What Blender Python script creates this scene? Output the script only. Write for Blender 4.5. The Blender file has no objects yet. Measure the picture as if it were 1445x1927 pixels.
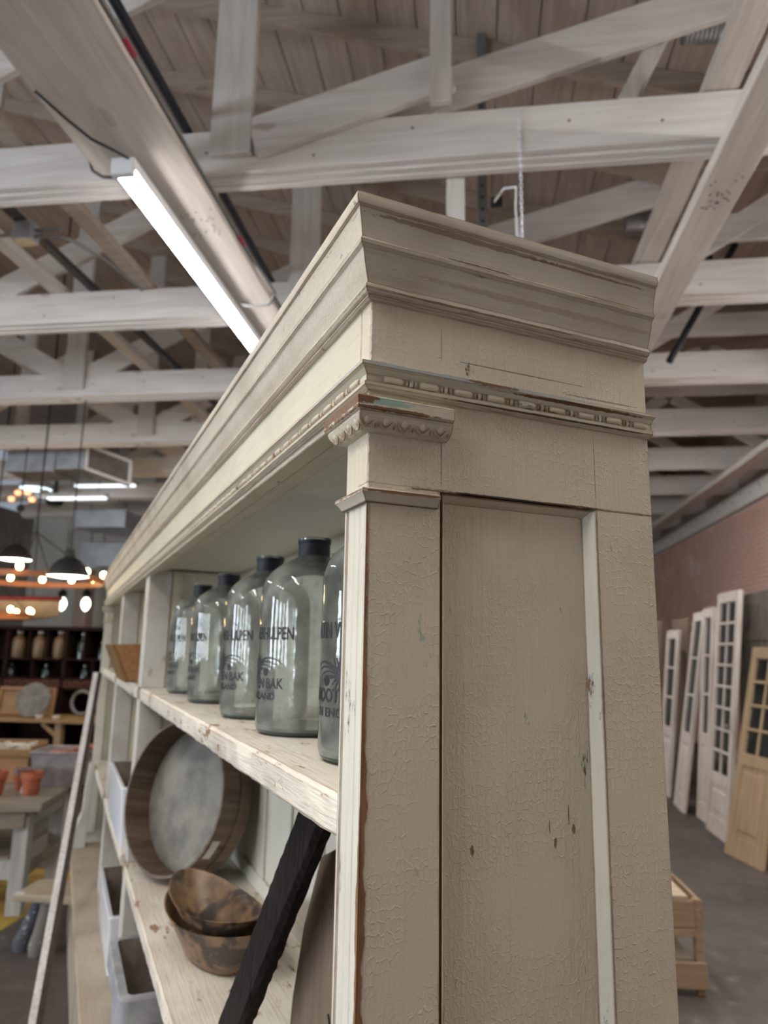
import bpy, bmesh, math, random
from mathutils import Vector, Matrix
R = math.radians
scene = bpy.context.scene
COL = scene.collection
random.seed(7)

# ------------------------------------------------------------------ camera
YAW, PITCH, ROLL = R(7.6), R(10.9), R(1.0)
fw = Vector((-math.sin(YAW) * math.cos(PITCH), math.cos(YAW) * math.cos(PITCH), math.sin(PITCH)))
rt = Vector((math.cos(YAW), math.sin(YAW), 0))
up = rt.cross(fw)
r2 = rt * math.cos(ROLL) + up * math.sin(ROLL)
u2 = -rt * math.sin(ROLL) + up * math.cos(ROLL)
cam_data = bpy.data.cameras.new('camera')
cam = bpy.data.objects.new('camera', cam_data)
COL.objects.link(cam)
cam.matrix_world = Matrix(((r2.x, u2.x, -fw.x, 0), (r2.y, u2.y, -fw.y, 0), (r2.z, u2.z, -fw.z, 1.6), (0, 0, 0, 1)))
cam_data.sensor_fit = 'HORIZONTAL'
cam_data.sensor_width = 36
cam_data.lens = 1345.0 / 1445.0 * 36
cam_data.clip_start = 0.02
cam_data.dof.use_dof = True
cam_data.dof.focus_distance = 0.80
cam_data.dof.aperture_fstop = 7.0
scene.camera = cam

# ------------------------------------------------------------------ world, exposure
world = bpy.data.worlds.new('world'); scene.world = world
world.use_nodes = True
world.node_tree.nodes['Background'].inputs[0].default_value = (0.75, 0.85, 1.0, 1)
world.node_tree.nodes['Background'].inputs[1].default_value = 0.3
scene.view_settings.view_transform = 'Standard'
scene.view_settings.look = 'None'
scene.view_settings.gamma = 1
scene.view_settings.use_curve_mapping = False
scene.view_settings.exposure = 0.27
LED_STRENGTH = 38.0
WINDOW_STRENGTH = 22.0

# ------------------------------------------------------------------ node materials
class NT:
    def __init__(s, name):
        s.m = bpy.data.materials.new(name); s.m.use_nodes = True
        s.t = s.m.node_tree; s.t.nodes.clear()
        s.out = s.t.nodes.new('ShaderNodeOutputMaterial')
        s.co = s.t.nodes.new('ShaderNodeTexCoord').outputs['Object']
    def n(s, typ, **kw):
        nd = s.t.nodes.new(typ)
        for k, v in kw.items(): setattr(nd, k, v)
        return nd
    def put(s, sock, v):
        if hasattr(v, 'is_output') or isinstance(v, bpy.types.NodeSocket): s.t.links.new(v, sock)
        elif isinstance(v, (tuple, list)) and len(v) == 3 and sock.type == 'RGBA': sock.default_value = (*v, 1)
        else: sock.default_value = v
    def math(s, op, a, b=0.0, clamp=False):
        nd = s.n('ShaderNodeMath', operation=op, use_clamp=clamp); s.put(nd.inputs[0], a); s.put(nd.inputs[1], b); return nd.outputs[0]
    def mix(s, f, a, b):
        nd = s.n('ShaderNodeMix', data_type='RGBA'); s.put(nd.inputs[0], f); s.put(nd.inputs[6], a); s.put(nd.inputs[7], b); return nd.outputs[2]
    def mapped(s, scale, loc=(0, 0, 0)):
        nd = s.n('ShaderNodeMapping'); s.put(nd.inputs['Vector'], s.co); nd.inputs['Scale'].default_value = scale; nd.inputs['Location'].default_value = loc; return nd.outputs[0]
    def noise(s, scale, vec=None, detail=3, rough=.55, dist=0.0):
        nd = s.n('ShaderNodeTexNoise'); s.put(nd.inputs['Vector'], vec if vec is not None else s.co)
        nd.inputs['Scale'].default_value = scale; nd.inputs['Detail'].default_value = detail
        nd.inputs['Roughness'].default_value = rough; nd.inputs['Distortion'].default_value = dist
        return nd.outputs['Fac']
    def ramp(s, v, lo, hi, a=0.0, b=1.0):
        nd = s.n('ShaderNodeMapRange'); nd.interpolation_type = 'SMOOTHSTEP'
        s.put(nd.inputs[0], v); nd.inputs[1].default_value = lo; nd.inputs[2].default_value = hi
        nd.inputs[3].default_value = a; nd.inputs[4].default_value = b; return nd.outputs[0]
    def bump(s, h, strength, dist=.001, normal=None):
        nd = s.n('ShaderNodeBump'); s.put(nd.inputs['Height'], h); nd.inputs['Strength'].default_value = strength; nd.inputs['Distance'].default_value = dist
        if normal is not None: s.put(nd.inputs['Normal'], normal)
        return nd.outputs[0]
    def surf(s, color, rough=.6, metal=0.0, normal=None, spec=.5, emit=None, estr=0.0):
        p = s.n('ShaderNodeBsdfPrincipled')
        s.put(p.inputs['Base Color'], color); s.put(p.inputs['Roughness'], rough); s.put(p.inputs['Metallic'], metal)
        p.inputs['Specular IOR Level'].default_value = spec
        if normal is not None: s.put(p.inputs['Normal'], normal)
        if emit is not None: s.put(p.inputs['Emission Color'], emit); p.inputs['Emission Strength'].default_value = estr
        s.t.links.new(p.outputs[0], s.out.inputs[0]); return s.m

AX = {'x': (3, 45, 45), 'y': (45, 3, 45), 'z': (45, 45, 3)}
def wood(name, c1, c2, axis='z', scale=1.0, rough=.7, knots=.0, kcol=(.12, .07, .045), bump=.25, spec=.3):
    t = NT(name)
    v = t.mapped(tuple(a * scale for a in AX[axis]))
    g = t.noise(1.0, v, 5, .6, .6)
    big = t.noise(2.2 * scale, None, 3)
    f = t.math('ADD', t.math('MULTIPLY', g, .7), t.math('MULTIPLY', big, .3))
    col = t.mix(t.ramp(f, .35, .68), c1, c2)
    if knots:
        vv = t.n('ShaderNodeTexVoronoi'); t.put(vv.inputs['Vector'], t.mapped(tuple((1.3 if a == 3 else 3.2) * 1.0 for a in AX[axis]))); vv.inputs['Scale'].default_value = 2.2 * scale
        k = t.ramp(t.math('ADD', vv.outputs['Distance'], t.math('MULTIPLY', t.noise(14, None), .18)), .15, .20, knots, 0)
        col = t.mix(k, col, kcol)
    return t.surf(col, rough, 0, t.bump(g, bump, .002), spec)

def painted(name, base, dirt, wood_c, axis='z', chips=.5, crack=.0, grain=.3, under=(.42, .46, .38), dirt_amt=.35, gouges=(), flake=.0, patches=(), crs=185, streak=.16):
    """old paint over timber: grain and crackle as relief, chips at the arrises showing the timber"""
    t = NT(name)
    v = t.mapped(tuple(a * 4.0 if a > 3 else a * 3.0 for a in AX[axis]))
    g = t.noise(1.0, v, 3, .6, .3)
    big = t.noise(5.0, None, 4, .6)
    fine = t.noise(90.0, None, 2)
    col = t.mix(t.ramp(big, .42, .72, 0, dirt_amt), base, dirt)
    col = t.mix(t.ramp(g, .50, .72, 0, streak), col, dirt)
    st = t.noise(1.0, t.mapped(tuple(240.0 if a > 3 else 14.0 for a in AX[axis])), 2, .5)
    h = t.math('ADD', t.math('MULTIPLY', g, grain), t.math('MULTIPLY', st, grain * 1.1))
    col = t.mix(t.ramp(st, .56, .78, 0, .14), col, (.75, .69, .58))
    if crack:
        wob = t.n('ShaderNodeTexNoise'); t.put(wob.inputs['Vector'], t.co); wob.inputs['Scale'].default_value = 90
        sep = t.n('ShaderNodeVectorMath', operation='SCALE'); t.put(sep.inputs[0], wob.outputs['Color']); sep.inputs['Scale'].default_value = .005
        add = t.n('ShaderNodeVectorMath', operation='ADD'); t.put(add.inputs[0], t.mapped((1.1, 1, .55) if axis == 'z' else (.75, 1, .9))); t.put(add.inputs[1], sep.outputs[0])
        vo = t.n('ShaderNodeTexVoronoi', feature='DISTANCE_TO_EDGE'); t.put(vo.inputs['Vector'], add.outputs[0]); vo.inputs['Scale'].default_value = crs; vo.inputs['Randomness'].default_value = .72
        msk = t.ramp(t.noise(10.0, None, 2), .34, .60, .12, 1)
        line = t.math('MULTIPLY', t.ramp(vo.outputs['Distance'], .0, .11, 1, 0), msk)
        h = t.math('SUBTRACT', h, t.math('MULTIPLY', line, -crack))
        col = t.mix(t.math('MULTIPLY', line, .34 * min(1, crack)), col, (.72, .66, .55))
    bv = t.n('ShaderNodeBevel', samples=4); bv.inputs['Radius'].default_value = .0035
    geo = t.n('ShaderNodeNewGeometry')
    dt = t.n('ShaderNodeVectorMath', operation='DOT_PRODUCT'); t.put(dt.inputs[0], bv.outputs[0]); t.put(dt.inputs[1], geo.outputs['Normal'])
    edge = t.ramp(t.math('SUBTRACT', 1.0, dt.outputs['Value']), .01, .16)
    nz = t.noise(38.0, t.mapped({'x': (.35, 1, 1), 'y': (1, .35, 1), 'z': (1, 1, .35)}[axis]), 5, .7)
    e = t.math('ADD', t.math('MULTIPLY', edge, .42 * chips), nz)
    if flake:
        e = t.math('ADD', e, t.ramp(t.noise(7.0, None, 3), .40, .70, 0, flake))
    chip = t.ramp(e, .655, .675)
    core = t.ramp(e, .685, .71)
    col = t.mix(chip, col, under)
    col = t.mix(core, col, wood_c)
    h = t.math('SUBTRACT', h, t.math('MULTIPLY', chip, .8))
    for (pa, pz, ra, rz, pc, ps) in patches:
        mp = t.n('ShaderNodeMapping', vector_type='TEXTURE'); t.put(mp.inputs['Vector'], t.co); mp.inputs['Location'].default_value = (pa, 0, pz); mp.inputs['Scale'].default_value = (ra, .35, rz)
        ln = t.n('ShaderNodeVectorMath', operation='LENGTH'); t.put(ln.inputs[0], mp.outputs[0])
        q = t.math('ADD', ln.outputs['Value'], t.math('MULTIPLY', t.math('SUBTRACT', t.noise(1.0, t.mapped((90, 90, 260)), 4, .7), .5), 1.5))
        col = t.mix(t.math('MULTIPLY', t.ramp(q, .80, .95, 1, 0), ps), col, pc)
    for (px, py, pz, rx, rz) in gouges:
        mp = t.n('ShaderNodeMapping', vector_type='TEXTURE'); t.put(mp.inputs['Vector'], t.co); mp.inputs['Location'].default_value = (px, py, pz); mp.inputs['Scale'].default_value = (rx, .02, rz)
        ln = t.n('ShaderNodeVectorMath', operation='LENGTH'); t.put(ln.inputs[0], mp.outputs[0])
        q = t.math('ADD', ln.outputs['Value'], t.math('MULTIPLY', t.math('SUBTRACT', t.noise(300, None, 2), .5), 1.2))
        hole = t.ramp(q, .6, 1.0, 1, 0)
        h = t.math('SUBTRACT', h, t.math('MULTIPLY', hole, 1.6))
        col = t.mix(t.math('MULTIPLY', hole, .8), col, (.07, .05, .035))
    return t.surf(col, t.ramp(g, .3, .8, .42, .6), 0, t.bump(h, .55, .0016), spec=.4)

def plain(name, c, rough=.5, metal=0.0, var=.25, scale=6.0, bump=.0, bscale=60):
    t = NT(name)
    big = t.noise(scale, None, 4, .6)
    col = t.mix(t.ramp(big, .3, .75), tuple(x * (1 + var * .4) for x in c), tuple(x * (1 - var) for x in c))
    nm = t.bump(t.noise(bscale, None, 4), bump, .002) if bump else None
    return t.surf(col, rough, metal, nm)

def glow(name, c, s):
    t = NT(name)
    return t.surf((.8, .8, .8), .5, 0, None, .5, c, s)

def thin_glass(name, tint, dust, dustcol=(.40, .41, .37), gl=1.0):
    t = NT(name)
    lw = t.n('ShaderNodeLayerWeight'); lw.inputs['Blend'].default_value = .35
    fr = t.n('ShaderNodeFresnel'); fr.inputs['IOR'].default_value = 1.5
    tr = t.n('ShaderNodeBsdfTransparent')
    edge = t.math('POWER', lw.outputs['Facing'], 2.5)
    t.put(tr.inputs['Color'], t.mix(edge, tint, tuple(x * .62 for x in tint)))
    gs = t.n('ShaderNodeBsdfGlossy'); gs.inputs['Roughness'].default_value = .03
    t.put(gs.inputs['Normal'], t.bump(t.noise(16, None, 3), .10, .01))
    df = t.n('ShaderNodeBsdfDiffuse'); t.put(df.inputs['Color'], dustcol)
    m1 = t.n('ShaderNodeMixShader'); t.put(m1.inputs[0], t.ramp(t.noise(22, None, 4), .3, .75, dust * .5, dust * 1.5)); t.put(m1.inputs[1], tr.outputs[0]); t.put(m1.inputs[2], df.outputs[0])
    m2 = t.n('ShaderNodeMixShader'); t.put(m2.inputs[0], t.math('MULTIPLY', fr.outputs[0], gl, True)); t.put(m2.inputs[1], m1.outputs[0]); t.put(m2.inputs[2], gs.outputs[0])
    t.t.links.new(m2.outputs[0], t.out.inputs[0]); return t.m

CREAM = (.635, .555, .43); CREAM_D = (.44, .36, .27); BARE = (.22, .105, .045)
GOUGE = [(.126, .014, 1.407, .0026, .0065), (.2266, .014, 1.405, .0024, .0062), (.2505, .014, 1.4165, .0028, .0062), (.2445, .014, 1.432, .0011, .012), (.2195, .014, 1.421, .0009, .009)]
M = {}
BRN = (.17, .085, .04); DKB = (.055, .035, .022); GRN = (.30, .42, .36); GBL = (.36, .385, .385)
M['cab_side'] = painted('cabinet_paint_crackled', CREAM, CREAM_D, BARE, 'z', .7, 1.0, .45, patches=[(.185, 1.7628, .10, .0014, DKB, .9), (.25, 1.7636, .05, .0012, BRN, .9), (.30, 1.896, .06, .0012, DKB, .6), (.0830, 1.81, .0007, .05, DKB, .75), (.2852, 1.81, .0007, .05, DKB, .6), (.18, 1.9095, .10, .0009, DKB, .7), (.083, 1.925, .0006, .02, DKB, .6)])
M['cab_panel'] = painted('cabinet_paint_panel', CREAM, CREAM_D, BARE, 'z', .7, .6, .6, gouges=GOUGE)
M['capital'] = painted('cabinet_paint_capital', (.585, .53, .43), CREAM_D, BARE, 'x', .8, .1, .3, patches=[(.000, 1.8420, .040, .0055, GRN, 1), (-.016, 1.8425, .020, .0065, BRN, 1), (.018, 1.8345, .055, .0022, BRN, 1)])
M['collar'] = painted('cabinet_paint_collar', (.585, .53, .43), CREAM_D, BARE, 'x', .9, .0, .3, patches=[(.035, 1.7535, .055, .0017, BRN, 1), (-.02, 1.7425, .2, .0012, DKB, .7)])
M['cornice'] = painted('cabinet_paint_cornice', (.56, .50, .405), (.33, .265, .20), BARE, 'x', 1.0, .12, .5, dirt_amt=.6,
    patches=[(.10, 2.0405, .13, .0035, (.20, .13, .085), .75), (.26, 2.040, .10, .0018, BRN, .8), (.12, 2.0150, .045, .0016, DKB, .8), (.30, 2.015, .06, .0010, BRN, .8), (.12, 1.966, .15, .0012, (.22, .14, .09), .7), (.22, 1.990, .2, .004, (.34, .25, .18), .5), (.2, 2.0595, .3, .0012, (.25, .18, .13), .6)])
M['bead_paint'] = painted('cabinet_paint_bead_moulding', (.60, .55, .44), CREAM_D, BARE, 'x', .9, .0, .3, patches=[(.11, 1.8845, .17, .0040, GBL, .9), (.14, 1.8835, .035, .0022, BRN, 1), (.26, 1.8800, .10, .0016, BRN, 1), (.21, 1.8868, .10, .0010, DKB, .9), (.22, 1.8610, .16, .0009, DKB, .9)])
M['bare_arris'] = wood('bare_worn_arris_wood', (.30, .155, .075), (.15, .075, .04), 'z', 3.0, .7, 0)
M['cab_v'] = painted('cabinet_paint_upright', (.60, .55, .43), CREAM_D, BARE, 'z', .95, .15, .45)
M['cab_flute'] = painted('cabinet_paint_flutes', (.68, .65, .56), (.50, .46, .38), BARE, 'z', .8, .1, .5, flake=.09, under=(.47, .53, .48))
M['cab_x'] = painted('cabinet_paint_cross', (.54, .48, .37), CREAM_D, BARE, 'x', .75, .15, .4, dirt_amt=.5)
M['cab_y'] = painted('cabinet_paint_long', (.62, .565, .44), (.44, .38, .28), BARE, 'y', .85, .1, .35)
M['shelf'] = painted('cabinet_paint_shelf', (.76, .70, .60), (.50, .42, .35), (.32, .19, .12), 'y', 1.6, .0, 1.4, streak=.6, flake=.14, dirt_amt=.55, under=(.50, .38, .28))
M['bead'] = painted('cabinet_paint_beads', CREAM, CREAM_D, BARE, 'x', .62, .0, .2, flake=.14)
M['inside'] = painted('cabinet_paint_inside', (.64, .615, .53), (.50, .47, .40), BARE, 'z', .5, .0, .3)
M['divider'] = painted('cabinet_paint_divider', (.60, .58, .53), (.38, .33, .27), (.34, .24, .17), 'z', .7, .0, .5, dirt_amt=.55, flake=.05)
M['counter'] = painted('cabinet_paint_counter', (.45, .375, .285), (.31, .245, .18), (.24, .14, .08), 'y', .9, .0, .9, streak=.4, dirt_amt=.6)
M['truss'] = wood('whitewashed_timber', (.74, .71, .685), (.60, .56, .525), 'x', .5, .75, .5, (.26, .20, .16), .15)
M['truss_v'] = wood('whitewashed_timber_upright', (.62, .59, .56), (.50, .46, .43), 'z', .5, .75, .3, (.26, .20, .16), .15)
M['beam_y'] = wood('whitewashed_timber_long', (.60, .55, .51), (.47, .42, .38), 'y', .5, .75, .4, (.24, .18, .14), .15)
M['roof'] = wood('roof_board_wood', (.47, .385, .33), (.34, .27, .225), 'y', .5, .85, .4, (.10, .07, .05), .2)
M['rafter'] = wood('rafter_wood', (.42, .345, .285), (.30, .24, .195), 'x', .5, .85, .3, (.10, .07, .05), .2)
M['dark_beam'] = wood('black_charred_timber', (.012, .010, .0095), (.034, .027, .024), 'z', 2.2, .9, 0, bump=.9, spec=.12)
M['brown_board'] = wood('weathered_brown_board', (.20, .145, .105), (.13, .09, .065), 'z', 1.5, .6, .0, bump=.3)
M['bentwood'] = wood('bentwood_brown', (.185, .130, .092), (.085, .056, .040), 'z', 1.2, .55, 0, bump=.3)
M['orange_wood'] = wood('orange_brown_wood', (.36, .19, .085), (.24, .115, .05), 'y', 1.5, .6, .2)
M['oak'] = wood('honey_wood', (.27, .155, .062), (.17, .092, .038), 'x', 1.0, .6, .2)
M['oak_z'] = wood('honey_wood_upright', (.25, .16, .08), (.16, .10, .05), 'z', 1.0, .6, .2)
M['grey_wood'] = wood('weathered_grey_wood', (.27, .225, .175), (.16, .125, .095), 'x', 1.0, .8, .2)
M['grey_wood_z'] = wood('weathered_grey_wood_upright', (.20, .17, .145), (.105, .085, .07), 'z', 1.0, .8, .0)
M['tan_wood'] = wood('pale_tan_wood', (.42, .35, .255), (.32, .255, .18), 'x', 1.0, .75, .2)
M['crate'] = wood('crate_wood', (.34, .235, .15), (.22, .145, .09), 'x', 1.0, .8, .3)
M['mahogany'] = wood('dark_red_brown_wood', (.022, .009, .006), (.010, .005, .004), 'x', 1.0, .75, 0, spec=.1)
M['drawer'] = wood('red_brown_drawer_wood', (.085, .028, .013), (.045, .015, .008), 'x', 1.0, .75, 0)
M['door_white'] = wood('flaking_white_door_paint', (.74, .67, .62), (.52, .42, .36), 'z', 1.0, .7, .3, (.25, .17, .12))
M['door_tan'] = wood('stripped_tan_door_wood', (.46, .345, .22), (.34, .24, .145), 'z', 1.0, .7, .2)
M['door_brown'] = wood('aged_brown_door_wood', (.27, .20, .15), (.17, .12, .09), 'z', 1.0, .8, .2)
M['bench_white'] = wood('worn_white_bench_paint', (.46, .45, .42), (.30, .28, .25), 'z', 1.0, .75, .3)
M['lath'] = wood('white_flaking_lath_paint', (.78, .76, .75), (.55, .49, .46), 'z', 2.0, .7, .2)
M['lath_shade'] = wood('shaded_lath_edge', (.07, .05, .04), (.035, .025, .02), 'z', 1.0, .8, 0)  # shade on the lath's thickness, put into the colour
M['bowl'] = (lambda t: t.surf(t.mix(t.ramp(t.noise(9, None, 4, .6, .8), .47, .60), t.mix(t.ramp(t.noise(30, None, 3), .35, .7), (.27, .165, .085), (.16, .095, .055)), (.05, .036, .030)), .45, .0, t.bump(t.noise(40, None, 4), .3, .002)))(NT('scorched_tan_wood'))
M['sieve_mesh'] = plain('grey_sieve_skin', (.25, .235, .205), .8, 0, .45, 9, .2)
M['white_glaze'] = plain('white_glazed_ceramic', (.72, .74, .78), .22, 0, .06, 8)
M['planter_in'] = plain('unglazed_planter_inside', (.26, .21, .18), .8, 0, .4, 12, .2)
M['cement'] = plain('grey_cement', (.34, .345, .36), .85, 0, .3, 14, .6, 90)
M['galv'] = plain('galvanised_steel', (.42, .44, .47), .42, .75, .25, 4)
M['steel'] = plain('grey_conduit_steel', (.18, .18, .18), .5, .3, .15, 8)
M['chain'] = plain('zinc_chain_steel', (.72, .74, .80), .3, .6, .1, 8)
M['black'] = plain('black_enamel', (.008, .008, .010), .6, 0, .2, 8)
M['rubber'] = plain('black_cable_rubber', (.015, .017, .022), .5, 0, .2, 8)
M['pipe_dark'] = plain('dark_blue_black_pipe', (.018, .022, .035), .5, 0, .2, 8)
M['strut'] = plain('dark_strut_steel', (.07, .07, .075), .5, .5, .3, 12)
M['red'] = plain('red_tape', (.35, .02, .05), .5)
M['white_paint'] = plain('white_enamel', (.75, .77, .80), .4, 0, .05, 8)
M['grille'] = plain('dark_vent_core', (.16, .14, .13), .7)
M['wall_white'] = plain('off_white_plaster', (.78, .77, .70), .8, 0, .1, 2)
M['wall_dark'] = plain('grey_plaster', (.36, .33, .30), .85, 0, .2, 2)
M['terracotta'] = plain('terracotta_clay', (.38, .105, .05), .8, 0, .3, 14, .2)
M['purple_pot'] = plain('purple_grey_glaze', (.23, .16, .18), .6, 0, .3, 12)
M['bin_plastic'] = plain('milky_bin_plastic', (.27, .24, .24), .45, 0, .3, 12)
M['stone_disc'] = plain('grey_stone', (.15, .135, .12), .85, 0, .35, 14, .3)
M['bone'] = plain('bone_white', (.60, .54, .44), .6, 0, .2, 30)
M['jar_tan'] = plain('tan_stoneware', (.13, .08, .042), .4, 0, .3, 12)
M['jar_dark'] = plain('dark_green_bottle_glass', (.02, .03, .032), .12, 0, .2, 8)
M['paper'] = plain('white_paper_tag', (.62, .60, .58), .7, 0, .1, 20)
M['wax'] = plain('blue_black_sealing_wax', (.012, .013, .022), .6, 0, .3, 40, .5, 160)
M['ink'] = plain('black_printed_ink', (.018, .018, .022), .6, 0, .1, 40)
M['splatter'] = (lambda t: t.surf(t.mix(t.ramp(t.noise(38, None, 4, .7), .58, .63), (.075, .078, .092), (.42, .42, .45)), .8, 0, t.bump(t.noise(30), .4, .004)))(NT('paint_spattered_blue_grey'))
M['splatter2'] = (lambda t: t.surf(t.mix(t.ramp(t.noise(38, None, 4, .7), .60, .66), (.17, .155, .14), (.42, .40, .38)), .85, 0, t.bump(t.noise(30), .4, .004)))(NT('paint_spattered_grey'))
M['boat_red'] = plain('red_boat_paint', (.20, .015, .015), .4)
M['boat_cream'] = plain('tan_boat_hull', (.36, .28, .20), .5)
M['chand_wood'] = plain('amber_chandelier_wood', (.45, .16, .06), .5)
M['bottle'] = thin_glass('dusty_bottle_glass', (.955, .97, .955), .30, (.50, .52, .46))
M['bottle_base'] = plain('thick_green_glass_base', (.028, .05, .045), .08, 0, .2, 8)
M['pane'] = thin_glass('old_door_pane_glass', (.80, .82, .82), .10, (.3, .3, .29))
M['led'] = glow('led_diffuser', (1.0, .97, .94), LED_STRENGTH)
M['led_bright'] = glow('led_diffuser_bright', (1.0, .96, .90), LED_STRENGTH * 2.2)
M['day'] = glow('daylit_window', (.80, .90, 1.0), WINDOW_STRENGTH)
M['lamp_on'] = glow('pendant_lamp_glow', (1.0, .93, .72), 9.0)
M['bulb'] = glow('warm_bulb_glow', (1.0, .66, .25), 45.0)
M['amber'] = glow('amber_lit_glass', (1.0, .36, .10), 1.6)
M['sconce'] = glow('sconce_glow', (.92, 1.0, .85), 4.0)

def concrete():
    t = NT('worn_concrete_floor')
    a = t.noise(.9, None, 5, .6); b = t.noise(9, None, 5, .65); c = t.noise(60, None, 3)
    col = t.mix(t.ramp(a, .35, .7), (.062, .050, .043), (.105, .088, .077))
    col = t.mix(t.ramp(b, .55, .72, 0, .5), col, (.20, .18, .165))
    col = t.mix(t.ramp(b, .28, .38, .55, 0), col, (.05, .04, .035))
    return t.surf(col, t.ramp(b, .3, .7, .45, .7), 0, t.bump(c, .15, .002))
M['floor'] = concrete()
def brickm(name, c1, c2):
    t = NT(name)
    oi = t.n('ShaderNodeObjectInfo')
    col = t.mix(t.ramp(t.noise(2.6, None, 3), .35, .68), c1, c2)
    col = t.mix(t.math('MULTIPLY', oi.outputs['Random'], .35), col, (.50, .36, .31))
    col = t.mix(t.ramp(t.noise(1.6, None, 5, .65), .52, .70, 0, .8), col, (.76, .68, .64))
    return t.surf(col, .85, 0, t.bump(t.noise(30), .3, .004))
M['brick'] = brickm('red_brick', (.68, .39, .30), (.56, .29, .215))
M['mortar'] = plain('pale_mortar', (.74, .66, .62), .9, 0, .2, 6)

# ------------------------------------------------------------------ mesh building
class MB:
    def __init__(s): s.v = []; s.f = []
    def add(s, verts, faces):
        o = len(s.v); s.v += [tuple(v) for v in verts]; s.f += [tuple(i + o for i in f) for f in faces]; return s
    def box(s, x0, x1, y0, y1, z0, z1):
        return s.add([(x, y, z) for z in (z0, z1) for y in (y0, y1) for x in (x0, x1)],
                     [(0, 2, 3, 1), (4, 5, 7, 6), (0, 1, 5, 4), (2, 6, 7, 3), (0, 4, 6, 2), (1, 3, 7, 5)])
    def beam(s, p, q, w, h, upv=(0, 0, 1)):
        """square timber from p to q, w across, h along upv"""
        p, q = Vector(p), Vector(q); d = (q - p).normalized(); u = Vector(upv); x = d.cross(u)
        if x.length < 1e-4: x = d.cross(Vector((0, 1, 0)))
        x.normalize(); u = x.cross(d).normalized()
        vs = [e + x * (a * w / 2) + u * (b * h / 2) for e in (p, q) for b in (-1, 1) for a in (-1, 1)]
        return s.add(vs, [(0, 2, 3, 1), (4, 5, 7, 6), (0, 1, 5, 4), (2, 6, 7, 3), (0, 4, 6, 2), (1, 3, 7, 5)])
    def rings(s, rings, closed=True, caps=True):
        n = len(rings[0]); o = len(s.v)
        for r in rings: s.v += [tuple(p) for p in r]
        for i in range(len(rings) - 1):
            for j in range(n if closed else n - 1):
                a = o + i * n + j; b = o + i * n + (j + 1) % n
                s.f.append((a, b, b + n, a + n))
        if caps:
            s.f.append(tuple(o + j for j in range(n - 1, -1, -1))); s.f.append(tuple(o + (len(rings) - 1) * n + j for j in range(n)))
        return s
    def tube(s, pts, r, n=8, caps=True):
        pts = [Vector(p) for p in pts]; rs = []; prev = None
        for i, p in enumerate(pts):
            d = (pts[min(i + 1, len(pts) - 1)] - pts[max(i - 1, 0)]).normalized()
            if prev is None: x = d.orthogonal().normalized()
            else: x = (prev - d * prev.dot(d)).normalized()
            prev = x; y = d.cross(x); rr = r[i] if isinstance(r, (list, tuple)) else r
            rs.append([p + (x * math.cos(k * 2 * math.pi / n) + y * math.sin(k * 2 * math.pi / n)) * rr for k in range(n)])
        return s.rings(rs, True, caps)
    def lathe(s, prof, c=(0, 0, 0), n=32, sx=1.0, sy=1.0, caps=False):
        rs = [[(c[0] + sx * r * math.cos(k * 2 * math.pi / n), c[1] + sy * r * math.sin(k * 2 * math.pi / n), c[2] + z) for k in range(n)] for r, z in prof]
        return s.rings(rs, True, caps)
    def ball(s, c, r, sx=1, sy=1, sz=1, n=8, m=5):
        rs = []
        for i in range(m + 1):
            a = -math.pi / 2 + math.pi * (i + .02) / (m + .04)
            rs.append([(c[0] + sx * r * math.cos(a) * math.cos(k * 2 * math.pi / n), c[1] + sy * r * math.cos(a) * math.sin(k * 2 * math.pi / n), c[2] + sz * r * math.sin(a)) for k in range(n)])
        return s.rings(rs, True, True)
    def poly(s, pts, thick):
        """flat polygon pts (3-D) given thickness vector"""
        t = Vector(thick); n = len(pts); p = [Vector(q) for q in pts]
        return s.rings([p, [q + t for q in p]], True, True)
    def mesh(s, name, bevel=0, smooth=0, seg=1, recalc=True):
        me = bpy.data.meshes.new(name); me.from_pydata(s.v, [], s.f); me.update()
        if recalc or bevel:
            bm = bmesh.new(); bm.from_mesh(me)
            bmesh.ops.recalc_face_normals(bm, faces=bm.faces)
            if bevel:
                es = [e for e in bm.edges if len(e.link_faces) == 2 and e.calc_face_angle(0) > .5]
                bmesh.ops.bevel(bm, geom=es, offset=bevel, segments=seg, affect='EDGES', profile=.5)
            bm.to_mesh(me); bm.free()
        if smooth:
            me.shade_smooth(); me.set_sharp_from_angle(angle=R(smooth))
        return me
    def build(s, name, mat, parent=None, bevel=0, smooth=0, seg=1, **props):
        o = bpy.data.objects.new(name, s.mesh(name, bevel, smooth, seg)); COL.objects.link(o)
        o.data.materials.append(M[mat] if isinstance(mat, str) else mat)
        if parent: o.parent = parent
        for k, v in props.items(): o[k] = v
        return o

def tag(o, label, cat, group=None):
    o['label'] = label; o['category'] = cat
    if group: o['group'] = group
    return o
def thing(name, label, cat, loc=(0, 0, 0), rz=0.0, group=None):
    o = bpy.data.objects.new(name, None); COL.objects.link(o); o.location = loc; o.rotation_euler = (0, 0, rz)
    o.empty_display_size = .1
    return tag(o, label, cat, group)
def box(name, mat, parent, b, bevel=0, **props): return MB().box(*b).build(name, mat, parent, bevel, **props)
def copy_tree(o, parent=None):
    c = o.copy(); COL.objects.link(c)
    if parent: c.parent = parent
    for ch in list(o.children): copy_tree(ch, c)
    return c

# cabinet frame: a = depth (to the back), b = along the front, origin at the near arris
CAB = R(31.5)
EX = Vector((math.cos(CAB), math.sin(CAB), 0)); EY = Vector((-math.sin(CAB), math.cos(CAB), 0))
O = Vector((-0.1081, 0.6829, 0))
def W(a, b, z): return O + EX * a + EY * b + Vector((0, 0, z))

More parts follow.
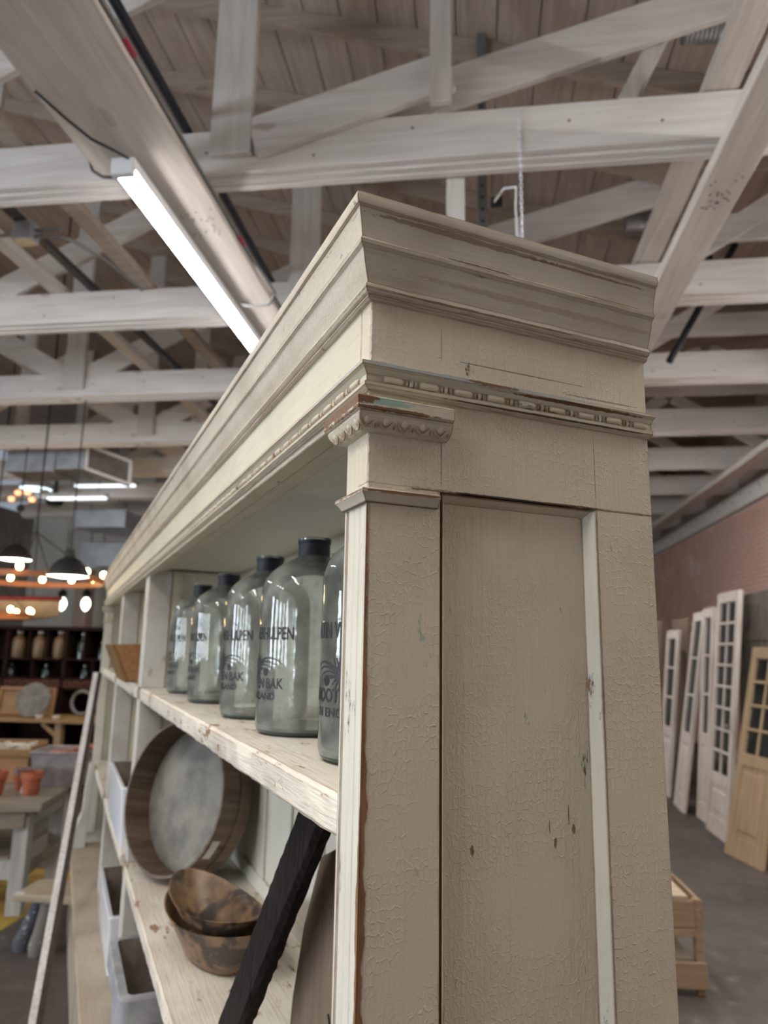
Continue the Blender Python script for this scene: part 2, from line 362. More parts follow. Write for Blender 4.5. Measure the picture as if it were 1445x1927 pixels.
# ================================================================== SETTING
FLOOR = MB().box(-12.2, 4.4, -7.2, 18.2, -.2, 0).build('floor', 'floor', None, kind='structure')
def struct(name, mat, b, parent=None, **kw):
    return MB().box(*b).build(name, mat, parent, kind='structure', **kw) if parent is None else MB().box(*b).build(name, mat, parent, **kw)
struct('wall_far', 'wall_white', (-12.2, 4.4, 17.8, 18.0, 0, 6.9))
struct('wall_left', 'wall_dark', (-12.2, -12.0, -7.0, 17.8, 0, 5.0))

# rear wall (behind the camera) with shop windows
rear = MB()
WIN = [(-11.2, -9.9), (-8.7, -7.4)]
xs = [-12.0] + [v for w in WIN for v in w] + [4.0]
for i in range(0, len(xs), 2): rear.box(xs[i], xs[i + 1], -7.2, -7.0, 0, 6.9)
for w in WIN: rear.box(w[0], w[1], -7.2, -7.0, 0, .7); rear.box(w[0], w[1], -7.2, -7.0, 3.3, 6.9)
rear.build('wall_rear', 'wall_dark', None, kind='structure')
def shop_window(name, x0, x1, z0, z1, along='x', at=-7.1, side=1):
    P = (lambda u0, u1, d0, d1, z0_, z1_: (u0, u1, d0, d1, z0_, z1_)) if along == 'x' else (lambda u0, u1, d0, d1, z0_, z1_: (d0, d1, u0, u1, z0_, z1_))
    m = MB()
    for (u0, u1, q0, q1) in [(x0, x1, z0, z0 + .07), (x0, x1, z1 - .07, z1), (x0, x0 + .07, z0 + .07, z1 - .07), (x1 - .07, x1, z0 + .07, z1 - .07)]:
        m.box(*P(u0, u1, at - .05, at + .05, q0, q1))
    for k in (1, 2, 3):
        u = x0 + (x1 - x0) * k / 4; m.box(*P(u - .02, u + .02, at - .02, at + .05, z0 + .07, z1 - .07))
    z = z0 + (z1 - z0) * .62; m.box(*P(x0 + .07, x1 - .07, at - .02, at + .045, z - .02, z + .02))
    o = m.build(name, 'wall_dark', None, kind='structure')
    MB().box(*P(x0 + .06, x1 - .06, at - .045, at - .03, z0 + .06, z1 - .06)).build('window_pane', 'day', o)
for i, w in enumerate(WIN): shop_window('window_%d' % (i + 1), w[0], w[1], .7, 3.3)
for i, (y0, y1) in enumerate([(-6.3, -4.9), (-3.6, -2.2), (-.9, .5)]): shop_window('window_%d' % (i + 3), y0, y1, .7, 3.3, 'y', -11.94)

# brick wall on the right
def brick_wall():
    w = MB().box(4.012, 4.2, -7, 17.8, 0, 3.78).build('wall_right', 'mortar', None, kind='structure')
    me = MB().box(-.012, .03, -.1, .1, -.0275, .0275).mesh('brick', .003)
    me.materials.append(M['brick'])
    rest = MB(); n = 0; rows = int(3.78 / .0685)
    for r in range(rows):
        z = .034 + r * .0685
        y = -6.9 + (.1075 if r % 2 else 0); k = 0
        while y < 17.6:
            j = random.uniform(-.003, .003)
            vis = 10.1 < y < 13.3 and z > 2.35
            if vis and n < 300:
                b = bpy.data.objects.new('brick', me); COL.objects.link(b); b.parent = w; b.location = (4.01 + j, y, z); n += 1
            elif y > 5:
                rest.box(3.998 + j, 4.02, y - .1, y + .1, z - .0275, z + .0275)
            y += .215
    rest.build('brickwork', 'brick', w, kind='stuff')
brick_wall()
tp = MB().box(3.9, 4.2, -7, 17.8, 3.78, 4.06).build('trim_1', 'truss', None, kind='structure', label='white wall plate timber on top of the brick wall')
nail = MB()
for k in range(24): nail.box(3.895, 3.9, 8.5 + k * .36, 8.53 + k * .36, 3.90 + (k % 2) * .06, 3.93 + (k % 2) * .06)
nail.build('bolt_head', 'strut', tp, kind='stuff')
struct('wall_right_upper', 'roof', (4.0, 4.2, -7, 17.8, 4.06, 5.6))

# roof: boards running along y on rafters; bay one climbs to the left of the valley, bay two to the right
VX, VZ, S1, S2 = 1.45, 5.10, .30, .10
def roof_z(x): return VZ + (VX - x) * S1 if x < VX else VZ + (x - VX) * S2
ceil = MB().box(-12.1, 4.15, -7.1, 17.9, 7.4, 7.45).build('ceiling', 'roof', None, kind='structure')
def roof():
    x = VX; k = 0
    def board(x0, x1, y0, y1):
        j = random.uniform(0, .006); z0, z1 = roof_z(x0 + 1e-4 if x0 >= VX else x0), roof_z(x1 - 1e-4 if x1 <= VX else x1)
        m = MB(); t = .022
        vs = [(xx, yy, zz + j + tt) for tt in (0, t) for yy in (y0, y1) for xx, zz in ((x0, z0), (x1, z1))]
        m.add(vs, [(0, 2, 3, 1), (4, 5, 7, 6), (0, 1, 5, 4), (2, 6, 7, 3), (0, 4, 6, 2), (1, 3, 7, 5)])
        o = bpy.data.objects.new('board', m.mesh('board')); COL.objects.link(o); o.data.materials.append(M['roof']); o.parent = ceil
    rng = [(VX - .26 * (i + 1), VX - .26 * i - .010) for i in range(23)] + [(VX + .26 * i, VX + .26 * (i + 1) - .010) for i in range(11)]
    for x0, x1 in rng:
        cuts = sorted(random.sample([3.0, 4.05, 5.7, 7.3, 9.7, 12.1], 2)); ys = [-7.0] + cuts + [17.7]
        for a, b in zip(ys, ys[1:]): board(x0, x1, a, b - .006)
    m = MB(); xl = VX - .26 * 23 - .01
    m.add([(xx, yy, zz) for zz0 in (0, .03) for yy in (-7, 17.7) for xx, zz in ((-12.1, roof_z(xl) - .4 + zz0), (xl, roof_z(xl) + zz0))],
          [(0, 2, 3, 1), (4, 5, 7, 6), (0, 1, 5, 4), (2, 6, 7, 3), (0, 4, 6, 2), (1, 3, 7, 5)])
    m.build('far_slope', 'roof', ceil)
    for k in range(0, 17):
        y = 2.45 + k * .805
        MB().beam((-5.6, y, roof_z(-5.6) - .075), (VX, y, roof_z(VX) - .075), .05, .14).build('rafter', 'rafter', ceil)
        MB().beam((VX, y, roof_z(VX) - .075), (4.0, y, roof_z(4.0) - .075), .05, .14).build('rafter', 'rafter', ceil)
roof()

# ================================================================== TRUSSES
ORD = ['nearest', 'second', 'third', 'fourth', 'fifth', 'sixth', 'seventh', 'eighth', 'ninth']
def truss(k):
    Y = 3.25 + 1.61 * k
    t = thing('roof_truss', 'white timber roof truss crossing overhead, %s of the row%s' % (ORD[k], ', above the cabinet cornice' if k == 0 else ' counted from the camera'), 'roof truss', (0, Y, 4.06), 0, 'white roof trusses')
    j = lambda: random.uniform(-.006, .006)
    # bottom chord of three plies, their lower edges stepped
    for (y0, z0, z1) in ((0, .018, .275), (.045, .004, .265), (.09, -.006, .26)):
        MB().box(-9.0, 3.98, y0, y0 + .043, z0, z1).build('bottom_chord', 'truss', t, .003)
    # posts
    for x, w in ((-1.285, .225), (-4.08, .21), (-6.9, .21)):
        MB().box(x - w / 2, x + w / 2, -.045, -.002, .10, roof_z(x + w / 2) - 4.06 - .15).build('post', 'truss_v', t, .003)
    # braces
    for (x0, z0, x1, z1, w, y) in ((-1.17, .21, 1.36, .93, .24, .11), (-1.17, .19, -.13, .50, .23, -.02), (-3.95, .25, -1.42, 1.48, .21, .02), (-4.22, .25, -6.3, 1.45, .21, .02), (-6.75, .25, -5.0, 1.3, .2, .06),
                                   (1.42, .28, 2.55, .98, .15, .02), (3.9, .2, 2.65, .98, .15, .02)):
        MB().beam((x0, y, z0), (x1, y, z1), .042, w).build('brace', 'truss', t, .003)
    MB().box(1.50, 3.98, .05, .09, .45, .665).build('upper_chord', 'truss', t, .003)
    # bolts
    m = MB()
    for x in [-8.3 + i * .62 + random.uniform(-.1, .1) for i in range(20)]:
        zz = .07 + random.random() * .15; m.tube([(x, .001, zz), (x, -.003, zz)], .008, 8)
    m.build('bolt_head', 'steel', t, kind='stuff')
    return t
trusses = [truss(k) for k in range(9)]

# longitudinal planks under and on the chords
def plank(name, label, cat, b, mat='beam_y', nails=None):
    t = tag(MB().box(*b).build(name, mat, None, .004), label, cat)
    if nails:
        m = MB()
        for i in range(22):
            x = random.uniform(b[0] + .03, b[1] - .03); y = nails + random.uniform(-.14, .14)
            m.tube([(x, y, b[4] + .001), (x, y, b[4] - .003)], .005, 6)
        m.build('nail_hole', 'rubber', t, kind='stuff')
    return t
plank('tie_beam', 'wide whitewashed tie plank running under the trusses beside the lit strip light', 'beam', (-1.70, -1.42, -2.0, 17.5, 3.985, 4.05), nails=3.55)
plank('tie_beam', 'short whitewashed plank ending at the nearest truss above the strip light', 'beam', (-2.02, -1.735, -2.0, 3.235, 4.10, 4.15))
plank('tie_beam', 'whitewashed tie plank with nail holes running under the trusses right of the cabinet', 'beam', (1.17, 1.38, -2.0, 17.5, 3.975, 4.05), nails=3.55)
plank('tie_beam', 'tie plank lying on top of the truss chords above the nail-holed plank', 'beam', (1.13, 1.29, -2.0, 17.5, 4.345, 4.41))
plank('tie_beam', 'slim tie plank running beside the brick wall top', 'beam', (3.30, 3.52, -2.0, 17.5, 3.965, 4.05))
plank('tie_beam', 'slim brown batten lying on the truss chords left of the strip light', 'beam', (-2.62, -2.50, 2.0, 12.0, 4.34, 4.40), 'rafter')
plank('tie_beam', 'second slim batten on the truss chords at the far left', 'beam', (-3.36, -3.24, 2.0, 12.0, 4.34, 4.40), 'beam_y')
tag(MB().box(-.150, -.055, 3.40, 3.44, 3.80, 4.32).build('hanging_stud', 'truss_v', None, .002), 'short slim stud hanging below the nearest truss above the cornice', 'timber')
tag(MB().box(-.225, -.118, 3.165, 3.205, 4.337, 5.42).build('hanging_stud', 'truss_v', None, .002), 'slim bare stud standing up from the nearest truss chord to the roof', 'timber')

# ------------------------------------------------------------------ strip lights
def strip_light(x, y0, y1, z, label, hang=(), mat='led'):
    t = thing('strip_light', label, 'ceiling light', (x, y0, z), 0, 'hanging strip lights')
    L = y1 - y0
    MB().box(-.06, .06, 0, L, .0, .055).build('housing', 'white_paint', t, .004)
    MB().box(-.056, .056, -.004, .035, -.04, .0).build('end_cap', 'white_paint', t, .003)
    MB().box(-.056, .056, L - .035, L + .004, -.04, .0).build('end_cap', 'white_paint', t, .003)
    rs = [[(.052 * math.cos(a), yy, -.042 * math.sin(a)) for a in [math.pi * i / 8 for i in range(9)]] for yy in (.036, L - .036)]
    MB().rings(rs, True, True).build('diffuser', mat, t, 0, 40)
    for hy in hang: MB().tube([(0, hy - y0, .055), (0, hy - y0, 4.056 - z)], .006, 6).build('hanger', 'steel', t)
    return t
SL = [strip_light(-1.715, 2.92, 5.36, 3.90, 'lit white strip light hanging over the left of the cabinet cornice')]
SL.append(strip_light(.225, 3.17, 5.60, 3.28, 'lit strip light on the bright chain, hidden behind the cabinet top'))
strip_light(-1.715, -1.95, .49, 3.90, 'lit strip light in line with the first, behind the camera', (), 'led_bright')
strip_light(-.62, -.85, 1.59, 3.90, 'added unseen strip light straight above the camera, brightening the nearest truss')  # added above the frame to brighten the front of the nearest chord
strip_light(1.5, 7.8, 10.24, 3.70, 'added unseen strip light hidden behind the cabinet, brightening the brick wall', (8.14, 9.75))  # added out of sight to lift the brick wall and the doors
strip_light(-5.2, -1.95, .49, 3.90, 'lit strip light far left, level with the camera')
strip_light(-5.2, 2.92, 5.36, 3.90, 'lit strip light far left, beyond the frame')
strip_light(2.6, 1.2, 3.64, 3.90, 'lit strip light over the aisle by the brick wall', (), 'led_bright')
strip_light(2.95, 4.0, 6.3, 3.90, 'second strip light over the aisle, added unseen to brighten the brick wall')  # extra lamp added just outside the frame to light the brick
strip_light(-1.715, 7.8, 10.24, 3.90, 'lit strip light behind the cornice, deeper in the hall')

def chain(name, label, p, q, pitch=.022, r=.0028):
    p, q = Vector(p), Vector(q); n = max(2, int((q - p).length / pitch)); m = MB()
    for i in range(n):
        c = p.lerp(q, (i + .5) / n); s = 1 if i % 2 else 0
        pts = []
        for k in range(9):
            a = k * 2 * math.pi / 8; u = .007 * math.cos(a); w = .0145 * math.sin(a)
            pts.append(c + Vector((u if s else 0, 0 if s else u, w)))
        m.tube(pts, r, 5, False)
    return tag(m.build(name, 'chain', None, 0, 60), label, 'chain')
chain('light_chain', 'bright zinc chain hanging over the cornice from the nearest truss', (.225, 3.232, 4.30), (.225, 3.205, 3.338))
chain('light_chain', 'small pale chain dropping to the near end of the strip light', (-1.69, 3.0, 3.99), (-1.70, 3.0, 3.955))
MB().tube([tuple(Vector(p) - Vector((.225, 3.17, 3.28))) for p in ((.10, 3.6, 4.03), (.11, 3.55, 4.02), (.15, 3.4, 3.98), (.205, 3.28, 3.9), (.198, 3.24, 3.75), (.205, 3.22, 3.55), (.21, 3.25, 3.335))], .006, 6).build('flex_cord', 'white_paint', SL[1], 0, 60)
tag(MB().box(.085, .150, 3.565, 3.625, 4.02, 4.054).build('junction_box', 'black', None, .004), 'small black box under the nearest truss feeding the white cord', 'junction box')
ps = MB().box(-.028, .028, -.012, .012, -.75, .975)
o = tag(ps.build('hanging_strut', 'steel', None), 'perforated grey steel strut hanging behind the nearest truss left of the chain', 'strut'); o.location = (.045, 4.0, 4.55)
hm = MB()
for i in range(18): hm.tube([(0, -.0125, -.85 + i * .08), (0, -.015, -.85 + i * .08)], .011, 6)
hm.build('slot', 'rubber', o, kind='stuff')

# cables and pipes along the left tie beam
tag(MB().tube([(-2.0, 2.62, 4.09), (-1.9, 2.72, 4.02), (-1.80, 2.78, 3.95), (-1.72, 2.86, 3.94), (-1.68, 2.93, 3.945), (-1.67, 3.0, 3.95)], .007, 6).build('power_cable', 'rubber', None, 0, 60), 'black cable drooping from the short plank to the strip light', 'cable')
tag(MB().tube([(-2.12, 3.24, 4.24), (-2.07, 3.2, 4.18), (-2.02, 3.16, 4.08), (-1.92, 3.1, 3.99), (-1.80, 3.05, 3.94), (-1.72, 3.02, 3.955)], .008, 6).build('power_cable', 'rubber', None, 0, 60), 'black cable looping from the nearest truss face down to the strip light', 'cable')
c = tag(MB().tube([(-1.408, y, 4.02) for y in (1.5, 2.5, 3.5, 4.0)] + [(-1.36, 4.15, 3.97), (-1.33, 4.28, 3.93), (-1.40, 4.38, 3.90), (-1.52, 4.42, 3.91), (-1.62, 4.45, 3.95)], .010, 8).build('conduit', 'steel', None, 0, 60), 'thin grey conduit with red tape along the wide tie plank', 'conduit')
for y in (2.32, 3.74): MB().tube([(-1.408, y, 4.02), (-1.408, y + .09, 4.02)], .0125, 8).build('red_tape', 'red', c)
tag(MB().tube([(-1.40, 4.45, 4.02), (-1.40, 7.0, 4.02), (-1.40, 11.0, 4.02)], .010, 8).build('conduit', 'steel', None, 0, 60), 'second grey conduit carrying on along the wide tie plank', 'conduit')
tag(MB().tube([(-1.555, 2.2, 4.362), (-1.555, 12, 4.362)], .026, 10).build('water_pipe', 'pipe_dark', None, 0, 60), 'dark blue-black pipe lying on the trusses beside the wide tie plank', 'pipe')
st = tag(MB().box(-3.02, -2.97, 2.6, 9.0, 4.335, 4.385).build('strut_channel', 'strut', None), 'long perforated strut channel lying on the chords at the left', 'strut')
hm = MB()
for i in range(60): hm.box(-3.006, -2.984, 3.0 + i * .1, 3.05 + i * .1, 4.333, 4.3352)
hm.build('slot', 'rubber', st, kind='stuff')
jb = thing('junction_box', 'grey steel junction box with conduits under the strut channel', 'junction box', (-2.95, 3.95, 4.26))
MB().box(-.07, .07, -.05, .05, -.06, .07).build('box_body', 'galv', jb, .006)
MB().tube([(-.06, 0, 0), (-.9, 0, 0)], .012, 8).build('conduit_arm', 'steel', jb, 0, 60)
MB().tube([(.06, 0, .02), (.24, 0, .02)], .012, 8).build('conduit_arm', 'steel', jb, 0, 60)
MB().tube([(.06, 0, -.025), (.2, 0, -.025), (.29, .06, -.025), (.34, .2, -.02), (.36, .45, .02), (.37, .9, .06)], .012, 8).build('conduit_arm', 'steel', jb, 0, 60)
for i, (x, z, x2, z2) in enumerate(((2.0, 5.15, 2.04, 4.75), (2.28, 5.178, 1.66, 4.1))):
    tag(MB().tube([(x, 6.0 + .12 * i, z), (x2, 6.0 + .12 * i, z2)], .03, 10).build('black_pipe', 'rubber', None, 0, 60), ['upright black pipe among the trusses right of the cabinet', 'slanting black pipe among the trusses right of the cabinet'][i], 'pipe')
def flex_duct(x0, x1, y, z, r, label):
    prof = []; n = int((x1 - x0) / .012)
    for i in range(n + 1): prof.append(((r if i % 2 else r - .007), x0 + (x1 - x0) * i / n))
    rs = [[(x, y + q * math.cos(k * 2 * math.pi / 20), z + q * math.sin(k * 2 * math.pi / 20)) for k in range(20)] for q, x in prof]
    return tag(MB().rings(rs, True, True).build('flexible_duct', 'galv', None, 0, 20), label, 'duct')
flex_duct(1.16, 1.50, 3.60, 5.03, .075, 'short corrugated grey duct tucked under the roof at top right')
flex_duct(1.20, 1.52, 5.45, 5.03, .075, 'second corrugated grey duct showing between chord and cornice')
tag(MB().beam((.74, 3.43, 4.345), (1.06, 3.43, 4.99), .09, .085, (0, 1, 0)).build('short_strut', 'truss_v', None, .003), 'short pale strut between the nearest chord and the roof, top right', 'timber')

# ================================================================== CABINET
LEN = 4.55; DEEP = .37
cab = thing('bookcase_cabinet', 'tall cream painted bookcase with heavy cornice and crackled chipped paint', 'cabinet', O, CAB)
def cbox(name, mat, a0, a1, b0, b1, z0, z1, bevel=.0012, parent=cab, **kw): return MB().box(a0, a1, b0, b1, z0, z1).build(name, mat, parent, bevel, **kw)

def swept(name, prof, path, mat, jitter=.0, parent=cab):
    """profile [(d,z)] carried along corner points; each path item (a, b, da, db) is point plus outward direction"""
    rs = []
    for (a, b, da, db) in path:
        rs.append([(a + da * d, b + db * d, z) for d, z in prof])
    rnd = random.Random(len(name) * 7)
    if jitter:
        for r in rs[0:]:
            for i in range(1, len(r) - 1):
                a, b, z = r[i]; j = rnd.uniform(-jitter, jitter)
                r[i] = (a, b, z + j)
    m = MB().rings(rs, True, True)
    return m.build(name, mat, parent, 0, 28)
def path_all(step_side=.018, step_front=.05):
    p = []
    n = int(DEEP / step_side)
    for i in range(n): p.append((DEEP - i * DEEP / n, 0, 0, -1))
    p.append((0, 0, -1, -1))
    n = int(LEN / step_front)
    for i in range(1, n): p.append((0, LEN * i / n, -1, 0))
    p.append((0, LEN, -1, 1)); p.append((DEEP, LEN, 0, 1))
    return p
corn = [(-.012, 2.0605), (.0265, 2.0605), (.0300, 2.0585), (.0305, 2.0515), (.0290, 2.0465), (.0262, 2.0450), (.0250, 2.0400), (.0225, 2.0300), (.0205, 2.0180), (.0203, 2.0150),
        (.0222, 2.0125), (.0215, 2.0085), (.0180, 2.0060), (.0165, 2.0020), (.0152, 1.9950), (.0120, 1.9850), (.0085, 1.9760), (.0080, 1.9730), (.0105, 1.9705), (.0112, 1.9670), (.0090, 1.9635),
        (.0060, 1.9620), (.0062, 1.9590), (.0035, 1.9570), (-.012, 1.9570)]
swept('cornice', corn, path_all(), 'cornice', .0006)
bead = [(-.01, 1.8868), (.0100, 1.8868), (.0142, 1.8850), (.0142, 1.8815), (.0105, 1.8800), (.0085, 1.8770), (.0060, 1.8745), (.0060, 1.8670), (.0088, 1.8655), (.0088, 1.8615), (.0070, 1.8605), (.0040, 1.8590), (.0035, 1.8570), (-.01, 1.8570)]
swept('bead_moulding', bead, path_all(), 'bead_paint', .0004)
# bead-and-reel carving, one bar and two discs per pitch
def bead_reel(side, n, L):
    m = MB(); rnd = random.Random(3)
    for i in range(n):
        c = (i + .55) * L / n; p = L / n
        def at(s, d, z): return (s, -d, z) if side else (-d, s, z)
        h = p * .26
        r = .0044 * rnd.uniform(.85, 1.05)
        m.tube([at(c - h, .0062, 1.8707), at(c - h * .8, .0066, 1.8707), at(c + h * .8, .0066, 1.8707), at(c + h, .0062, 1.8707)], [r * .6, r, r, r * .6], 8)
        for dx in (.385, .5, .615):
            cc = c + p * dx
            if cc < L - .004:
                rr = .0052 if dx == .5 else .0038
                m.ball(at(cc, .0060, 1.8707), rr, .55 if side else .8, .8 if side else .55, 1, 8, 4)
    return m
bead_reel(True, 9, DEEP).build('bead_carving', 'bead', cab, 0, 40, kind='stuff')
bead_reel(False, 110, LEN).build('bead_carving', 'bead', cab, 0, 40, kind='stuff')

# entablature boards
cbox('frieze_board', 'cab_y', 0, .026, .026, LEN, 1.850, 1.962)
cbox('side_frieze', 'cab_side', .0, DEEP, 0, .026, 1.7625, 1.962)
swept('soffit_moulding', [(0, 1.862), (.012, 1.860), (.012, 1.866), (.030, 1.868), (.040, 1.872), (.058, 1.874), (.058, 1.882), (0, 1.882)], [(.026, .026, 1, 0), (.026, LEN - .03, 1, 0)], 'cab_y')
cbox('ceiling_board', 'inside', .026, .36, .026, LEN - .03, 1.879, 1.897)
cbox('top_board', 'inside', .0, .37, .0, LEN, 1.962, 1.985)
# side: corner stile, back stile, rails, panel, bevel mouldings
cbox('corner_stile', 'cab_side', .0022, .0822, 0, .026, .0, 1.7620)
cbox('back_stile', 'cab_side', .2852, DEEP, 0, .026, .0, 1.7620)
cbox('bottom_rail', 'cab_side', .0830, .2845, 0, .026, .45, .60)
cbox('side_panel', 'cab_panel', .0835, .2845, .0140, .024, .60, 1.760, 0)
pm = [(.0010, .0002), (.0016, .0040), (.0050, .0070), (.0080, .0115), (.0086, .0139), (.0008, .0139)]   # (inset, depth)
mv = MB(); mv.rings([[(.0838 + i, d, z) for i, d in pm] for z in (.605, .9, 1.2, 1.5, 1.7605)], True, True); mv.build('panel_moulding', 'cab_v', cab, 0, 20)
pmw = [(.0006, -.0006), (.0016, -.0004), (.0045, .0045), (.0080, .0092), (.0105, .0138), (.0006, .0138)]
mv = MB(); mv.rings([[(.2850 - i, d, z) for i, d in pmw] for z in (.605, .9, 1.2, 1.5, 1.7605)], True, True); mv.build('panel_moulding', 'cab_flute', cab, 0, 20)
mv = MB(); mv.rings([[(a, d, 1.7615 - i) for i, d in pm] for a in (.084, .15, .2, .2845)], True, True); mv.build('panel_moulding', 'cab_x', cab, 0, 20)

def pilaster(b0, sgn=1, near=True):
    """fluted pilaster 60 mm wide on the front, with neck block, collar and capital"""
    w = .060
    prof = []
    segs = 48
    for i in range(segs + 1):
        u = i / segs * w
        e = 0.0
        if u < .006 or u > w - .006: e = .0
        else:
            t = (u - .006) / (w - .012) * 3; f = t - math.floor(t)
            e = .0036 * (1 - math.sqrt(max(0, 1 - (2 * f - 1) ** 2))) if f > .12 and f < .88 else .0034
            e = .0036 - .0034 * math.sqrt(max(0, 1 - (2 * f - 1) ** 2)) * 1.0
        prof.append((e, u))
    ring = [(a, b0 + max(u, .0008)) for a, u in prof] + [(.05, b0 + w), (.05, b0 + .0008)]
    MB().rings([[(a, b, z) for a, b in ring] for z in (.44, .8, 1.1, 1.4, 1.742)], True, True).build('fluted_pilaster', 'cab_flute', cab, 0, 25)
    MB().box(.0005, .05, b0 + .0003, b0 + w, 1.752, 1.852).build('pilaster_neck', 'cab_v', cab, .001)
    # collar
    def ringpath(ext):  # open path around front (and side when near)
        return [(ext, b0, 0, -1), (0, b0, -1, -1), (0, b0 + w, -1, 1), (.05, b0 + w, 0, 1)]
    col = [(-.004, 1.7565), (.0060, 1.7565), (.0088, 1.7550), (.0088, 1.7520), (.0055, 1.7480), (.0030, 1.7430), (-.004, 1.7420)]
    swept('collar_moulding', col, ringpath(.078 if near else .05), 'collar')
    cap = [(-.004, 1.8465), (.0190, 1.8465), (.0205, 1.8450), (.0198, 1.8335), (.0160, 1.8320), (.0168, 1.8290), (.0150, 1.8240), (.0110, 1.8190), (.0060, 1.8160), (.0025, 1.8150), (-.004, 1.8150)]
    ext = .088 if near else .05
    swept('capital', cap, ringpath(ext), 'capital')
    m = MB()
    def egg(P, T):
        # egg with surrounding arch, dart beside; P centre, T tangent (along), N outward
        T = Vector(T); N = Vector((-1, 0, 0)) if abs(T.y) > .5 else Vector((0, -1, 0)); Z = Vector((0, 0, 1)); P = Vector(P)
        m.ball(P - N * .0016, .0040, 1, 1, 1.5, 10, 6)
        pts = [P + T * (.0078 * math.cos(q)) + Z * (.0035 - .0125 * abs(math.sin(q)) if True else 0) + N * (.0012 - .0035 * abs(math.sin(q))) for q in [math.pi * k / 8 for k in range(9)]]
        m.tube(pts, .0014, 5)
        m.tube([P + T * .0104 + Z * .005 + N * .001, P + T * .0104 - Z * .008 - N * .003], [.0016, .0007], 5)
    if near:
        for i in range(5): egg((-.008 + i * .0205, b0 - .0138, 1.8250), (1, 0, 0))
    for i in range(4): egg((-.0138, b0 + .000 + i * .0200, 1.8250), (0, 1, 0))
    m.build('egg_and_dart', 'bead', cab, 0, 40, kind='stuff')
pilaster(0.0)
pilaster(LEN - .06, near=False)
def ragged(z0, z1, wa, flip, nm):
    rnd = random.Random(11 if flip else 4); n = int((z1 - z0) / .004); rs = []
    for i in range(n + 1):
        z = z0 + (z1 - z0) * i / n; w = wa(z) * (1 + .22 * math.sin(z * 61) + .15 * math.sin(z * 173 + 1)) + rnd.uniform(-.0005, .0005)
        rs.append([(-.0006, -.0006, z), (-.0006, max(.0002, w), z), (.0004, max(.0002, w), z), (.0004, -.0006, z)] if flip else [(-.0006, -.0006, z), (-.0006, .0006, z), (max(.0006, w), .0006, z), (max(.0006, w), -.0006, z)])
    return MB().rings(rs, True, True).build(nm, 'bare_arris', cab)
ragged(.46, 1.741, lambda z: .0052 if z < 1.45 else max(.0010, .0052 - (z - 1.45) * .018), False, 'worn_arris')
ragged(.46, 1.46, lambda z: .0045 if z < 1.40 else .0045 - (z - 1.40) * .06, True, 'worn_arris')
cbox('corner_fillet', 'cab_flute', .0, .05, .0004, .0602, 1.742, 1.7525)
# far end panel
cbox('end_panel', 'inside', .0, DEEP, LEN - .026, LEN, 0, 1.962)
cbox('inner_side', 'inside', .05, .36, .026, .036, .44, 1.88)
# back with stiles, rails and recessed panels
cbox('back_panel', 'inside', .362, .37, .03, LEN - .03, .0, 1.962)
for z0, z1 in ((.44, .52), (.80, .92), (1.25, 1.50), (1.84, 1.879)): cbox('back_rail', 'inside', .352, .362, .036, LEN - .03, z0, z1)
for i in range(18):
    b = .036 + i * .262
    for z0, z1 in ((.52, .80), (.92, 1.25), (1.50, 1.84)): cbox('back_stile', 'inside', .354, .362, b, min(b + .075, LEN - .035), z0, z1)
# shelves and counter
DIV = [(2.085, 2.195), (3.235, 3.345)]
bays = [(.0605, 2.085), (2.195, 3.235), (3.345, LEN - .0605)]
def shelf_mesh(a0, a1, b0, b1, z0, z1):
    n = max(4, int((b1 - b0) / .03)); rnd = random.Random(int(b0 * 100 + z1 * 10)); rs = []
    for i in range(n + 1):
        b = b0 + (b1 - b0) * i / n; j = lambda: rnd.uniform(-.0012, .0012)
        rs.append([(a1, b, z0), (a0 + .004 + j(), b, z0 + j()), (a0 + j(), b, z0 + .005), (a0 + j(), b, z1 - .006), (a0 + .005 + j(), b, z1), (a1, b, z1)])
    return MB().rings(rs, True, True)
for i, (b0, b1) in enumerate(bays):
    shelf_mesh(.012, .353, b0, b1, 1.408, 1.452).build('shelf', 'shelf', cab, 0, 35)
    shelf_mesh(.002, .353, b0, b1, .838, .876).build('shelf', 'shelf', cab, 0, 35)
shelf_mesh(-.098, .353, .0, LEN - .3, .40, .44).build('counter_top', 'counter', cab, 0, 35)
for k in range(3):
    cbox('base_panel', 'counter', -.075, -.055, .02 + k * 1.4, 1.38 + k * 1.4, .0, .40)
# dividers with toothed shelf ladders
def ladder(b, z0, z1):
    n = int((z1 - z0) / .042); pts = []
    for i in range(n):
        z = z0 + (z1 - z0) * i / n
        pts += [(.122, z), (.138, z + .012), (.140, z + .020), (.126, z + .034)]
    pts = [(.098, z0)] + pts + [(.122, z1), (.098, z1)]
    return MB().poly([(a, b, z) for a, z in pts], (0, -.014, 0))
for d0, d1 in DIV:
    for z0, z1 in ((.44, .838), (.876, 1.408), (1.452, 1.872)):
        MB().box(.014, .094, d0, d1, z0, z1).build('divider_post', 'divider', cab, .002)
        MB().box(.094, .352, d0 + .012, d1 - .012, z0, z1).build('divider_panel', 'inside', cab)
        ladder(d0 + .012, z0, z1).build('shelf_ladder', 'cab_v', cab)
# console bracket at the far end of the counter
pts = [(-.09, .44), (-.02, .44), (-.0, .9), (-.03, .9), (-.045, .75), (-.05, .62), (-.085, .54), (-.095, .5)]
MB().poly([(a, 4.12, z) for a, z in pts], (0, .12, 0)).build('counter_bracket', 'divider', cab, .002)

